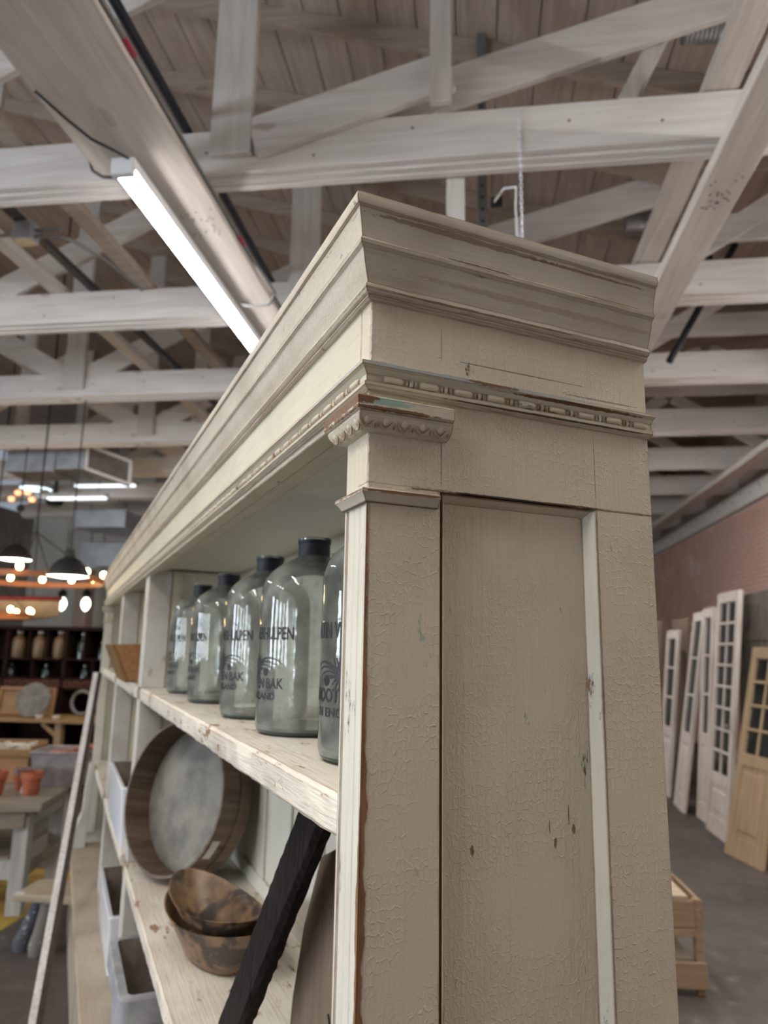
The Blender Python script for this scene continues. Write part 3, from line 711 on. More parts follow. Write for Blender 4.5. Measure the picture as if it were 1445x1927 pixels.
# ================================================================== BOTTLES
RB = .095
prof = [(.0, .004), (.05, .003), (.080, .0015), (.089, .003), (.0935, .009), (.095, .018), (.095, .235), (.0935, .252), (.088, .269), (.078, .284), (.064, .296), (.048, .305), (.036, .312), (.029, .3165), (.0265, .321), (.0262, .330)]
mb = MB().lathe(prof, (0, 0, 0), 48).mesh('bottle_body', 0, 60); mb.materials.append(M['bottle'])
mbase = MB().lathe([(.001, .0008), (.086, .0008), (.0925, .006), (.0938, .013), (.060, .0105), (.001, .008)], (0, 0, 0), 48, caps=False).mesh('thick_base', 0, 40); mbase.materials.append(M['bottle_base'])
mw = MB().lathe([(.0262, .300 + .004), (.0285, .304), (.0300, .307), (.0296, .3395), (.0310, .3405), (.0312, .3445), (.0285, .3465), (.0240, .3465), (.0235, .340)], (0, 0, 0), 32).mesh('wax_band', 0, 40); mw.materials.append(M['wax'])
mwt = MB().lathe([(.0290, .3452), (.0315, .3452), (.0320, .348), (.0300, .3505), (.0245, .3505), (.0238, .346)], (0, 0, 0), 32).mesh('glass_lip', 0, 40); mwt.materials.append(M['bottle'])

def text_mesh(s, size, width):
    cu = bpy.data.curves.new('t', 'FONT'); cu.body = s; cu.size = size; cu.align_x = 'CENTER'; cu.offset = size * .018; cu.resolution_u = 3
    ob = bpy.data.objects.new('t', cu); COL.objects.link(ob)
    dg = bpy.context.evaluated_depsgraph_get(); me = bpy.data.meshes.new_from_object(ob.evaluated_get(dg))
    v = [(p.co.x, p.co.y) for p in me.vertices]; f = [tuple(p.vertices) for p in me.polygons]
    bpy.data.objects.remove(ob); bpy.data.curves.remove(cu); bpy.data.meshes.remove(me)
    xs = [p[0] for p in v]; k = width / (max(xs) - min(xs)); c = (max(xs) + min(xs)) / 2
    return [((x - c) * k, y) for x, y in v], f
def wrap(pts2, r=RB + .0006):
    # s = arc length, positive to the reader's right; the print faces local -x
    return [(-r * math.cos(s / r), -r * math.sin(s / r), z) for s, z in pts2]
print_m = MB()
for s, size, width, z in (('MARTIN VERHULPEN', .030, .178, .162), ('BROOTEN BAK', .0245, .146, .079), ('IN ENGLAND', .0165, .112, .060)):
    v, f = text_mesh(s, size, width)
    print_m.add(wrap([(x, y + z) for x, y in v]), f)
# emblem: a leafy crest between two long sweeping quills with small rings beneath
def ribbon(pts, ws):
    L = []; Rr = []
    for i, (x, y) in enumerate(pts):
        a = Vector(pts[max(i - 1, 0)]); b = Vector(pts[min(i + 1, len(pts) - 1)]); d = (b - a); d = d.normalized() if d.length else Vector((1, 0)); nn = Vector((-d.y, d.x))
        L.append((x + nn.x * ws[i], y + nn.y * ws[i])); Rr.append((x - nn.x * ws[i], y - nn.y * ws[i]))
    n = len(pts); print_m.add(wrap(L + Rr), [(i, i + 1, n + i + 1, n + i) for i in range(n - 1)])
for sg in (-1, 1):
    for (h, w0, x1, y1) in ((.022, .0022, .074, -.006), (.016, .0018, .066, -.008), (.010, .0014, .054, -.008), (.004, .0012, .044, -.008)):
        P = []; Wd = []
        for i in range(13):
            t = i / 12; P.append((sg * (.006 + (x1 - .006) * t), .122 + h * math.sin(math.pi * min(1, t * .62 + .16)) + (y1) * t * t - .012)); Wd.append(w0 * (1 - t * .85))
        ribbon(P, Wd)
    for k in range(7):
        a0 = R(20 + k * 24); P = []; Wd = []
        for i in range(8):
            t = i / 7; rr = .030 * t * (1 - .12 * k % 2); P.append((sg * rr * math.cos(a0 + t * .5) * .72, .118 + rr * math.sin(a0 + t * .5) * 1.0 - .002)); Wd.append(.0030 * (1 - t) * (t + .25))
        ribbon(P, Wd)
    for k in range(4):
        a0 = R(-20 - k * 22); P = []; Wd = []
        for i in range(7):
            t = i / 6; rr = .022 * t; P.append((sg * rr * math.cos(a0), .116 + rr * math.sin(a0))); Wd.append(.0026 * (1 - t * .8))
        ribbon(P, Wd)
    P = [(sg * (.030 + .006 * math.cos(q)), .106 + .006 * math.sin(q)) for q in [2 * math.pi * i / 12 for i in range(13)]]; ribbon(P, [.0012] * 13)
    P = [(sg * (.030 + .0025 * math.cos(q)), .106 + .0025 * math.sin(q)) for q in [2 * math.pi * i / 8 for i in range(9)]]; ribbon(P, [.0014] * 9)
mp_ = print_m.mesh('printed_label', recalc=False); mp_.materials.append(M['ink'])
BL = [(.297, .160, 'glass bottle nearest the pilaster, mostly hidden by its fluted edge', 25), (.635, .158, 'second glass bottle from the pilaster, largest fully seen black-capped one', 0), (.945, .157, 'third glass bottle from the pilaster, middle of the row', 4), (1.385, .157, 'fourth glass bottle from the pilaster, last but one of the row', -5), (1.790, .157, 'glass bottle farthest from the pilaster beside the white divider', -2)]
for b, a, lab, rot in BL:
    t = thing('glass_bottle', lab, 'bottle', W(a, b, 1.4525), CAB + R(rot), 'printed glass bottles on the shelf')
    for nm, me in (('bottle_body', mb), ('thick_base', mbase), ('wax_band', mw), ('glass_lip', mwt), ('printed_label', mp_)):
        o = bpy.data.objects.new(nm, me); COL.objects.link(o); o.parent = t

# ================================================================== THINGS IN THE CABINET
# round sieve with bentwood rim
RS = .234; DS = .115
sv = thing('grain_sieve', 'large round bentwood sieve leaning on edge on the lower shelf', 'sieve', W(.108, 1.83, .877 + RS * .98 + .024), 0)
ax = (EX * .866 + EY * .5).normalized()
sv.rotation_euler = Vector((ax.x, ax.y, -.2)).to_track_quat('Z', 'Y').to_euler()
n = 64
def cyl_wall(r0, r1, z0, z1): return MB().rings([[(r * math.cos(k * 2 * math.pi / n), r * math.sin(k * 2 * math.pi / n), z) for k in range(n)] for r, z in ((r1, z0), (r1, z1), (r0, z1), (r0, z0), (r1, z0))], True, False)
cyl_wall(RS - .007, RS, 0, DS).build('rim', 'bentwood', sv, 0, 40)
cyl_wall(RS, RS + .005, DS * .60, DS).build('outer_hoop', 'bentwood', sv, 0, 40)
MB().lathe([(.001, DS - .02), (RS - .0075, DS - .02), (RS - .0075, DS - .014), (.001, DS - .014)], (0, 0, 0), n).build('sieve_skin', 'sieve_mesh', sv, 0, 40)
a0 = R(-20)
lab = MB(); lab.rings([[((RS + .0008) * math.cos(q), (RS + .0008) * math.sin(q), z) for q in [R(205) + i * .03 for i in range(10)]] for z in (.012, .042)], False, False)
lab.build('paper_tag', 'paper', sv)

# two nested oval bowls
def oval_bowl(name, label, L, Wd, H, loc, rz, tilt=(0, 0)):
    t = thing(name, label, 'bowl', loc, rz, 'nested oval wooden bowls')
    t.rotation_euler = (tilt[0], tilt[1], rz)
    th = .006; n = 48
    out = [(.46, 0), (.54, .006), (.68, H * .35), (.85, H * .72), (1.0, H)]
    inn = [(1.0 - .03, H), (.82, H * .70), (.65, H * .36), (.50, .014), (.02, .012)]
    rs = []
    for f, z in [(.01, 0)] + out + inn:
        rs.append([(L / 2 * f * math.cos(k * 2 * math.pi / n) * (1 + .03 * math.cos(2 * k * 2 * math.pi / n)), Wd / 2 * f * math.sin(k * 2 * math.pi / n), z + (.010 * math.cos(2 * k * 2 * math.pi / n) * (z / H) ** 2)) for k in range(n)])
    MB().rings(rs, True, True).build('bowl_body', 'bowl', t, 0, 50)
    return t
cdir = math.atan2((W(.16, 1.02, 0) - W(.075, 1.40, 0)).y, (W(.16, 1.02, 0) - W(.075, 1.40, 0)).x)
oval_bowl('wooden_bowl', 'larger oval scorched wooden bowl underneath, standing on the lower shelf', .42, .20, .105, W(.135, 1.215, .8765), cdir)
t2 = oval_bowl('wooden_bowl', 'smaller oval dark wooden bowl nested inside the larger one', .385, .182, .095, W(.135, 1.235, .912), cdir, (0, R(2)))
MB().tube([(-.02, -.05, .024), (.02, -.065, .036), (.07, -.062, .030), (.1, -.045, .022)], .003, 6).build('loose_splint', 'oak', t2, 0, 60)

# black charred beam leaning across the front, brown board behind it
P0, P1 = W(.085, .80, .882), W(.125, .405, 1.398)
d = (P1 - P0).normalized()
m = MB(); side = d.cross(Vector((EX.x, EX.y, 0))).normalized(); rs = []
rnd = random.Random(5)
for i in range(41):
    p = P0.lerp(P1, i / 40); w = .050
    jj = [rnd.uniform(-.0015, .0015) for _ in range(4)]; rough = rnd.uniform(-.0025, .0025)
    v = .022
    rs.append([p + side * (w + jj[0]) - EX * .014, p + side * (-v + .006) - EX * (.014 + jj[1]), p + side * (-v - rough) - EX * .005, p + side * (-v + .004 + rough) + EX * .014, p + side * w + EX * .014])
tag(m.rings(rs, True, True).build('charred_beam', 'dark_beam', None, 0, 30), 'black charred timber leaning diagonally in front of the brown board', 'timber')
bd = MB().poly([(.165, .150, .876), (.165, .715, .876), (.165, .690, 1.00), (.168, .650, 1.13), (.172, .585, 1.255), (.176, .480, 1.30), (.18, .150, 1.335)], (.022, 0, 0))
bb = bd.build('leaning_board', 'brown_board', None, .002); bb.location = O; bb.rotation_euler = (0, 0, CAB)
tag(bb, 'wide smooth brown board standing behind the black timber and pilaster', 'board')
mm = MB()
for b in (.36, .43, .50): mm.beam((.1645, b, 1.035), (.1645, b + .008, 1.050), .002, .004)
mm.build('nail_mark', 'rubber', bb, kind='stuff')

# rectangular planters
def planter(name, label, b0, b1, a0, a1, z0, h, taper, wall, mat, inmat, rim=0, group=None, round_=.012):
    cb, ca = (b0 + b1) / 2, (a0 + a1) / 2
    t = thing(name, label, 'planter', W(ca, cb, z0), CAB, group)
    X, Y = (a1 - a0) / 2, (b1 - b0) / 2
    def rr(x, y, z, r):
        pts = []
        for (cx, cy, s) in ((x - r, y - r, 0), (-x + r, y - r, 90), (-x + r, -y + r, 180), (x - r, -y + r, 270)):
            for k in range(5): q = R(s + k * 22.5); pts.append((cx + r * math.cos(q), cy + r * math.sin(q), z))
        return pts
    rs = [rr(X - taper, Y - taper, 0, round_)]
    if rim:
        q = 1 - rim / h
        rs += [rr(X - taper * (1 - q) - .012, Y - taper * (1 - q) - .012, h - rim, round_), rr(X, Y, h - rim + .008, round_)]
    rs += [rr(X, Y, h - .004, round_), rr(X - .004, Y - .004, h, round_), rr(X - wall, Y - wall, h, round_ * .7)]
    MB().rings(rs, True, False).build('planter_body', mat, t, 0, 40)
    MB().rings([rr(X - wall, Y - wall, h - .0005, round_ * .7), rr(X - wall - taper * .6, Y - wall - taper * .6, .015, round_ * .6), rr(.01, .01, .015, .004)], True, False).build('planter_inside', inmat, t, 0, 40)
    bm = MB().rings([rr(X - taper, Y - taper, 0, round_), rr(X - taper - .002, Y - taper - .002, .012, round_)], True, True).build('planter_floor', mat, t)
    return t
planter('ceramic_planter', 'long white glazed planter on the lower shelf beyond the divider, upper of the two', 2.28, 2.95, -.006, .150, .8765, .207, .010, .014, 'white_glaze', 'planter_in', 0, 'white planters')
planter('ceramic_planter', 'long white glazed planter on the counter beyond the divider, lower of the two', 2.31, 2.97, -.012, .165, .4405, .196, .012, .016, 'white_glaze', 'planter_in', 0, 'white planters')
planter('cement_planter', 'grey rimmed cement trough on the counter below the lower shelf', 1.585, 2.045, -.030, .19, .4405, .222, .022, .026, 'cement', 'planter_in', .075, None, .03)

# sloping wooden tray on the upper shelf of the second bay
ty = thing('wooden_hod', 'orange brown wooden hod with sloping front on the upper shelf past the divider', 'hod', W(0, 0, 1.4525), CAB)
MB().poly([(-.058, 2.50, .150), (.20, 2.50, .158), (.20, 2.50, .003), (.006, 2.50, .003)], (0, .016, 0)).build('end_board', 'orange_wood', ty, .001)
MB().poly([(-.058, 2.90, .150), (.20, 2.90, .158), (.20, 2.90, .003), (.006, 2.90, .003)], (0, .016, 0)).build('end_board', 'orange_wood', ty, .001)
MB().poly([(-.060, 2.497, .152), (-.074, 2.497, .148), (-.010, 2.497, .0), (.006, 2.497, .0)], (0, .42, 0)).build('front_board', 'oak', ty, .001)
MB().box(.006, .20, 2.517, 2.899, .0, .012).build('bottom_board', 'orange_wood', ty)

# leaning white lath
p, q = W(-.25, 2.17, .004), W(-.036, 4.0, 1.428)
d = (q - p).normalized(); sd = d.cross(EX).normalized()
ll = thing('leaning_lath', 'long thin white flaking lath leaning against the far end of the cabinet', 'lath', (0, 0, 0))
m = MB(); rs = []; rnd = random.Random(2)
for i in range(31):
    c = p.lerp(q, i / 30); j = rnd.uniform(-.002, .002)
    rs.append([c + sd * .016 - EX * .028, c - sd * (.016 + j) - EX * .028, c - sd * (.016 + j) - EX * .002, c + sd * .016 - EX * .002])
m.rings(rs, True, True).build('lath_face', 'lath', ll)
m = MB().rings([[c0 + sd * .015 - EX * .002, c0 - sd * .019 - EX * .002, c0 - sd * .019 + EX * .020, c0 + sd * .015 + EX * .020] for c0 in (p, q - d * .01)], True, True).build('lath_back', 'lath_shade', ll)  # dark strip painting the shaded side of the lath

# ================================================================== RIGHT: DOORS AND CRATES
def panel_door(label, y0, y1, x, h, lean, mat, cols=2, rows=5, bottom=.28, twist=0.0, glass=True, stile=.075, thick=.042, solid=False):
    w = y1 - y0
    t = thing('salvaged_door', label, 'door', (x, y0, 0.002), 0, 'salvaged doors leaning on the right')
    t.rotation_euler = (0, math.atan2(lean, h), twist)
    # local: x thickness, y width, z height
    def bx(nm, y0_, y1_, z0, z1, x0=0, x1=thick, m=mat, bev=.004): return MB().box(x0, x1, y0_, y1_, z0, z1).build(nm, m, t, bev)
    if solid:
        n = max(2, int(w / .12))
        for i in range(n): bx('plank', i * w / n, (i + 1) * w / n - .005, 0, h)
        for z in (h * .15, h * .8): bx('batten', .02, w - .02, z, z + .09, -.02, 0)
        return t
    bx('stile', 0, stile, 0, h); bx('stile', w - stile, w, 0, h)
    bx('rail', stile, w - stile, 0, .16); bx('rail', stile, w - stile, h - .10, h)
    zb = h * bottom
    bx('rail', stile, w - stile, zb, zb + .10)
    bx('door_panel', stile, w - stile, .16, zb, .012, .03)
    if mat != 'door_brown':
        bx('raised_field', stile + .05, w - stile - .05, .21, zb - .05, .004, .03, bev=.008)
    gz0, gz1 = zb + .10, h - .10
    for r in range(1, rows):
        z = gz0 + (gz1 - gz0) * r / rows; bx('glazing_bar', stile, w - stile, z - .012, z + .012, .004, .036)
    for c in range(1, cols):
        y = stile + (w - 2 * stile) * c / cols
        for r in range(rows):
            za = gz0 + (gz1 - gz0) * r / rows + (.012 if r else 0); zc = gz0 + (gz1 - gz0) * (r + 1) / rows - (.012 if r < rows - 1 else 0)
            bx('glazing_bar', y - .010, y + .010, za, zc, .004, .036)
    if glass:
        for c in range(cols):
            for r in range(rows):
                ya = stile + (w - 2 * stile) * c / cols; yb = stile + (w - 2 * stile) * (c + 1) / cols
                za = gz0 + (gz1 - gz0) * r / rows; zc = gz0 + (gz1 - gz0) * (r + 1) / rows
                MB().box(.018, .021, ya + .008, yb - .008, za + .008, zc - .008).build('pane', 'pane', t)
    return t
panel_door('short stripped tan glazed door leaning steeply, nearest the picture edge', 6.15, 6.66, 2.10, 1.72, .40, 'door_tan', 2, 4, .42, R(12))
wd = panel_door('tall white two-column glazed door with a plain foot panel', 6.90, 7.50, 2.10, 2.21, .26, 'door_white', 2, 8, .20)
MB().ball((-.035, .045, .98), .024, 1, 1, 1, 10, 6).build('door_knob', 'steel', wd, 0, 60)
panel_door('grey plank shutter door standing right behind the tall white glazed one', 6.55, 7.32, 2.37, 2.17, .11, 'grey_wood_z', solid=True)
panel_door('dark brown door edge behind the grey plank shutter', 6.9, 7.5, 2.60, 2.16, .10, 'door_brown', 1, 2, .35)
panel_door('second grey plank shutter partly behind the tan door', 5.95, 6.52, 2.54, 2.16, .11, 'grey_wood_z', solid=True)
panel_door('pale narrow door standing between the two white glazed doors', 7.66, 8.0, 2.16, 2.09, .20, 'door_white', 1, 3, .35)
panel_door('white door with three large panes leaning at a clear slant', 8.12, 8.62, 2.06, 2.09, .34, 'door_white', 1, 3, .33, R(-4))
panel_door('grey weathered door tucked behind the slanting white one', 7.9, 8.5, 2.45, 2.1, .14, 'grey_wood_z', solid=True)
panel_door('lower cream glazed door seen past the slanting white one', 8.95, 9.45, 2.12, 1.90, .22, 'door_white', 1, 3, .35)
panel_door('brown glazed door farthest along, touching the cabinet edge in view', 9.7, 10.4, 2.15, 2.02, .16, 'door_brown', 2, 4, .35)
panel_door('brown plank door behind the farthest ones', 9.3, 10.0, 2.42, 2.05, .12, 'door_brown', solid=True)
rk = thing('door_rack', 'rough timber rack that the salvaged doors lean on', 'rack', (0, 0, 0))
for y in (5.6, 7.57, 9.62): MB().box(2.85, 2.95, y - .05, y + .05, 0, 2.2).build('rack_post', 'grey_wood_z', rk, .003)
MB().box(2.80, 2.85, 5.4, 10.6, 1.9, 2.0).build('rack_rail', 'grey_wood', rk, .003)

cr = thing('wooden_crate', 'two-tier slatted wooden crate on the floor right of the cabinet', 'crate', (1.06, 3.96, 0), R(3))
for (x, y) in ((-.03, .0), (-.03, .40), (-.62, 0), (-.62, .40)): MB().box(x, x + .035, y, y + .035, .0, .425).build('corner_post', 'crate', cr, .002)
MB().box(-.62, -.035, -.022, -.001, .305, .425).build('end_slat', 'crate', cr, .002)
MB().box(-.62, -.035, -.022, -.001, .265, .298).build('end_slat', 'crate', cr, .002)
MB().box(-.62, .012, -.022, -.001, .035, .150).build('end_slat', 'crate', cr, .002)
MB().box(-.62, .004, .436, .456, .30, .425).build('end_slat', 'crate', cr, .002)
MB().box(-.62, .004, .436, .456, .035, .150).build('end_slat', 'crate', cr, .002)
for z0, z1 in ((.30, .41),): MB().box(.006, .024, .036, .43, z0, z1).build('side_slat', 'crate', cr, .002)
for k in range(4): MB().box(-.58 + k * .14, -.47 + k * .14, .0, .44, .150, .165).build('floor_slat', 'grey_wood', cr, .002)
MB().box(-.20, -.06, -.02, .42, .426, .446).build('loose_slat', 'tan_wood', cr, .002)

# ================================================================== LEFT: WORKBENCH AREA
wb = thing('workbench', 'old plank-topped workbench with worn white legs behind the leaning lath', 'workbench', (-2.63, 4.28, 0), R(14))
for k in range(4): MB().box(-1.6, .0, .0 + k * .22, .215 + k * .22, .60, .65).build('top_plank', 'grey_wood', wb, .004)
MB().box(-1.5, -.10, .03, .06, .50, .598).build('apron', 'grey_wood', wb)
for x, y in ((-.17, .06), (-.17, .74), (-1.5, .06), (-1.5, .74)): MB().box(x, x + .09, y, y + .09, 0, .598).build('leg', 'bench_white', wb, .004)
MB().box(-.13, -.09, .15, .74, .49, .545).build('side_rail', 'bench_white', wb, .003)
MB().box(-.13, -.09, .15, .74, .20, .25).build('side_rail', 'grey_wood', wb, .003)
MB().box(-1.41, -.17, .075, .115, .20, .31).build('stretcher', 'bench_white', wb, .003)
MB().box(-1.45, -.2, .12, .8, .30, .32).build('lower_shelf', 'grey_wood', wb, .003)

lb = thing('low_bench', 'low pale plank stool on paint-spattered bulky legs', 'stool', (-2.45, 3.80, 0), R(2))
MB().box(0, .46, 0, .26, .262, .300).build('seat', 'tan_wood', lb, .006)
MB().box(.012, .055, .008, .03, .300, .303).build('price_tag', 'paper', lb)
for (x, y, dx, dy, mt) in ((.10, .12, -.07, -.03, 'splatter'), (.17, .07, -.03, -.02, 'splatter2'), (.34, .19, .02, .04, 'splatter'), (.38, .07, .02, -.02, 'splatter2')):
    MB().tube([(x, y, .262), (x + dx * .3, y + dy * .3, .19), (x + dx * .7, y + dy * .7, .10), (x + dx, y + dy, .04), (x + dx, y + dy, .0)], [.035, .038, .04, .048, .044], 12).build('leg', mt, lb, 0, 50)
pt = tag(MB().box(-3.55, -2.70, 4.05, 5.2, .0, .0015).build('floor_marking', plain('worn_yellow_paint', (.42, .27, .045), .7, 0, .4, 6), None), 'worn yellow paint patch on the floor by the low stool', 'floor marking')

def pot(label, x, y, r, h, mat='terracotta', group=None):
    t = thing('flower_pot', label, 'flower pot', (x, y, .65), 0, group)
    MB().lathe([(.001, 0), (r * .66, 0), (r * .88, h * .72), (r * .90, h * .72), (r, h * .73), (r, h), (r * .9, h), (r * .86, h * .72), (r * .6, .012), (.001, .012)], (0, 0, 0), 24).build('pot_body', mat, t, 0, 40)
    return t
pot('terracotta pot nearest the bench corner, rightmost of the pots', -2.85, 4.50, .068, .140, group='pots on the workbench')
pot('terracotta pot cut by the picture edge, leftmost of the pots', -3.055, 4.43, .072, .150, group='pots on the workbench')
pot('dark red pot standing behind the other two', -2.985, 4.62, .062, .10, group='pots on the workbench')
pt2 = thing('flower_pot', 'purple grey glazed pot set in the dark red one behind', 'flower pot', (-2.985, 4.62, .738), 0, 'pots on the workbench')
MB().lathe([(.001, 0), (.05, 0), (.058, .05), (.054, .05), (.046, .01), (.001, .01)], (0, 0, 0), 20).build('pot_body', 'purple_pot', pt2, 0, 40)
bt = thing('pale_bottle', 'small bone-white flask standing between the pots', 'bottle', (-2.915, 4.53, .651))
MB().lathe([(.001, 0), (.022, 0), (.024, .02), (.012, .06), (.008, .075), (.001, .076)], (0, 0, 0), 14).build('flask_body', 'bone', bt, 0, 50)

bn = thing('storage_bin', 'milky plastic bin of red tiles on the workbench', 'bin', (-2.84, 4.78, .651), R(10))
def frust(x0, x1, y0, y1, z0, z1, t, wall=.006):
    def q(e, z): return [(x0 - e, y0 - e, z), (x1 + e, y0 - e, z), (x1 + e, y1 + e, z), (x0 - e, y1 + e, z)]
    return MB().rings([q(0, z0), q(t, z1), q(t - wall, z1), q(-wall, z0 + .006)], True, True)
frust(-.15, .15, 0, .26, .0, .225, .035).build('bin_body', 'bin_plastic', bn)
MB().rings([[(x, y, z) for x, y in ((-.19 - e, -.04 - e), (.19 + e, -.04 - e), (.19 + e, .30 + e), (-.19 - e, .30 + e))] for e, z in ((.0, .215), (.004, .222), (.0, .23), (-.008, .228), (-.008, .216))], True, False).build('bin_rim', 'bin_plastic', bn)
for i in range(9):
    o = tag(MB().box(-.05, .05, -.035, .035, -.006, .006).build('red_tile', 'terracotta', None, .002), 'small red clay tile heaped loose in the milky bin', 'tile', 'tiles in the plastic bin')
    o.location = Vector((-2.84, 4.78, .651)) + Vector((.01 + .05 * (i % 3), .09 + .085 * (i // 3 % 3), .213 + .0135 * (i % 3))); o.rotation_euler = (0, 0, R(10 + random.uniform(-4, 4)))
    if i < 9: pass
fill = MB().box(-.140, .140, .01, .25, .012, .205).build('tile_fill', 'terracotta', bn, kind='stuff')

# stacked wooden boxes with bone-white pieces
bx1 = thing('wooden_box', 'wooden box holding up the open tray at the left edge', 'box', (-3.23, 4.83, .651), R(8))
MB().box(-.20, .12, 0, .22, 0, .175).build('box_body', 'orange_wood', bx1, .003)
bx2 = thing('wooden_tray', 'open wooden tray of bone-white pieces on the box', 'tray', (-3.22, 4.80, .828), R(8))
for b in ((-.22, .14, 0, .26, 0, .012), (-.22, .14, 0, .014, .012, .05), (-.22, .14, .246, .26, .012, .085), (-.22, -.206, .014, .246, .012, .07), (.126, .14, .014, .246, .012, .07)):
    MB().box(*b).build('tray_side', 'oak', bx2, .002)
wp = MB()
for i in range(40): wp.tube([(-.19 + random.random() * .29, .03 + random.random() * .19, .018 + random.random() * .05) for _ in range(1)] + [(-.19 + random.random() * .29, .03 + random.random() * .19, .03 + random.random() * .05)], .006, 5)
tagp = wp.build('bone_pieces', 'bone', None, 0, 50, kind='stuff'); tagp.location = bx2.location; tagp.rotation_euler = bx2.rotation_euler
tag(tagp, 'heap of bone-white sticks in the open tray', 'sticks')

# apothecary shelving with jars
ap = thing('apothecary_shelf', 'dark red-brown shelving with small drawers behind the workbench', 'shelving', (-5.9, 7.5, 0))
L = 1.86
MB().box(0, L, .30, .32, .0, 1.79).build('back_panel', 'mahogany', ap)
for x in (0, .66, 1.36, 1.82): MB().box(x, x + .04, 0, .30, 0, 1.75).build('upright', 'mahogany', ap, .003)
MB().box(-.02, L + .02, -.02, .32, 1.75, 1.79).build('cornice_board', 'mahogany', ap, .003)
for z in (.77, 1.11, 1.215, 1.425): MB().box(.04, L - .04, .0, .30, z, z + .018).build('shelf', 'mahogany', ap)
for x in (.30, .92, 1.14, 1.58): MB().box(x, x + .018, .02, .30, 1.443, 1.75).build('partition', 'mahogany', ap)
for x in (.36, .99, 1.70): MB().box(x, x + .018, .02, .30, 1.233, 1.425).build('partition', 'mahogany', ap)
k = 0
for x0, x1 in ((.70, 1.36), (1.40, 1.82), (.04, .66)):
    n = int((x1 - x0) / .105)
    for i in range(n):
        w = (x1 - x0) / n
        dr = MB().box(x0 + i * w + .004, x0 + (i + 1) * w - .004, -.012, .10, 1.131, 1.211).build('drawer', 'drawer', ap, .002)
        MB().ball((x0 + (i + .5) * w, -.02, 1.171), .012).build('knob', 'mahogany', dr, 0, 60)
JL = ['tan stoneware jar at the left of the top shelf', 'tan stoneware jar second from left on the top shelf', 'tan stoneware jar with a bright streak, third on the top shelf']
for i, (x, r) in enumerate(((-5.145, .085), (-4.89, .085), (-4.645, .082))):
    t = thing('stoneware_jar', JL[i], 'jar', (x, 7.62, 1.4435), 0, 'jars on the dark shelving')
    MB().lathe([(.001, 0), (r * .86, 0), (r, .05), (r, .17), (r * .85, .215), (r * .42, .245), (r * .38, .27), (.001, .27)], (0, 0, 0), 20).build('jar_body', 'jar_tan', t, 0, 50)
    MB().lathe([(.001, .268), (r * .46, .268), (r * .46, .292), (.001, .292)], (0, 0, 0), 14).build('stopper', 'bone', t, 0, 50)
JL = ['dark glass bottle behind the bright streak on the top shelf', 'small dark bottle at the right end of the top shelf', 'small dark flask in the left lower cubby', 'small dark flask in the middle lower cubby', 'small dark flask in the right lower cubby']
for i, (x, z, r, h) in enumerate(((-4.37, 1.4435, .06, .26), (-4.14, 1.4435, .035, .17), (-5.21, 1.2335, .045, .13), (-4.78, 1.2335, .045, .13), (-4.32, 1.2335, .045, .13))):
    t = thing('dark_bottle', JL[i], 'bottle', (x, 7.60, z), 0, 'dark bottles on the dark shelving')
    MB().lathe([(.001, 0), (r, 0), (r, h * .55), (r * .8, h * .68), (r * .33, h * .78), (r * .33, h), (.001, h)], (0, 0, 0), 18).build('bottle_body', 'jar_dark', t, 0, 50)
    MB().lathe([(.001, h + .0005), (r * .36, h + .0005), (r * .36, h * 1.07), (.001, h * 1.07)], (0, 0, 0), 12).build('stopper', 'bone', t, 0, 50)

ct = thing('long_table', 'honey wood trestle table in front of the dark shelving', 'table', (-5.2, 6.75, 0))
MB().box(0, 1.52, 0, .55, .84, .875).build('tabletop', 'oak', ct, .004)
for x, y in ((.06, .04), (1.08, .04), (.06, .45), (1.40, .45)): MB().box(x, x + .07, y, y + .07, 0, .84).build('leg', 'oak_z', ct, .003)
MB().beam((.93, .075, .83), (1.11, .075, .70), .03, .04).build('brace', 'oak', ct)
MB().box(.1, 1.44, .46, .49, .35, .42).build('stretcher', 'oak', ct)
ds = tag(MB().lathe([(.001, 0), (.165, 0), (.17, .005), (.17, .022), (.165, .027), (.001, .027)], (0, 0, 0), 36).build('stone_disc', 'stone_disc', None, 0, 40), 'round grey stone disc leaning upright on the honey table', 'disc')
ds.location = (-4.44, 6.90, 1.042); ds.rotation_euler = (R(76), 0, R(8))
tr = thing('drawer_tray', 'orange wooden drawer front leaning behind the grey disc', 'tray', (-4.98, 7.12, .876))
tr.rotation_euler = (R(-8), 0, 0)
MB().box(0, .62, 0, .02, 0, .27).build('tray_back', 'oak', tr, .003)
for b in ((0, .62, -.03, -.001, .25, .275), (0, .62, -.03, -.001, 0, .025), (0, .025, -.03, -.001, .025, .25), (.595, .62, -.03, -.001, .025, .25)): MB().box(*b).build('tray_edge', 'orange_wood', tr, .003)
rg = tag(MB().tube([(.115 * math.cos(q), 0, .115 * math.sin(q)) for q in [R(40) + R(290) * i / 24 for i in range(25)]], .018, 8).build('curved_horn', 'stone_disc', None, 0, 60), 'dark curved ring leaning at the right end of the honey table', 'ring'); rg.location = (-4.06, 7.15, 1.01)
for i, (x, lab) in enumerate(((-4.30, 'left small white saucer on the honey table'), (-4.12, 'right small white saucer on the honey table'))):
    s = tag(MB().lathe([(.001, 0), (.025, 0), (.04, .03), (.036, .03), (.022, .008), (.001, .008)], (0, 0, 0), 18).build('white_saucer', 'bone', None, 0, 40), lab, 'saucer', 'white saucers'); s.location = (x, 6.80, .876)

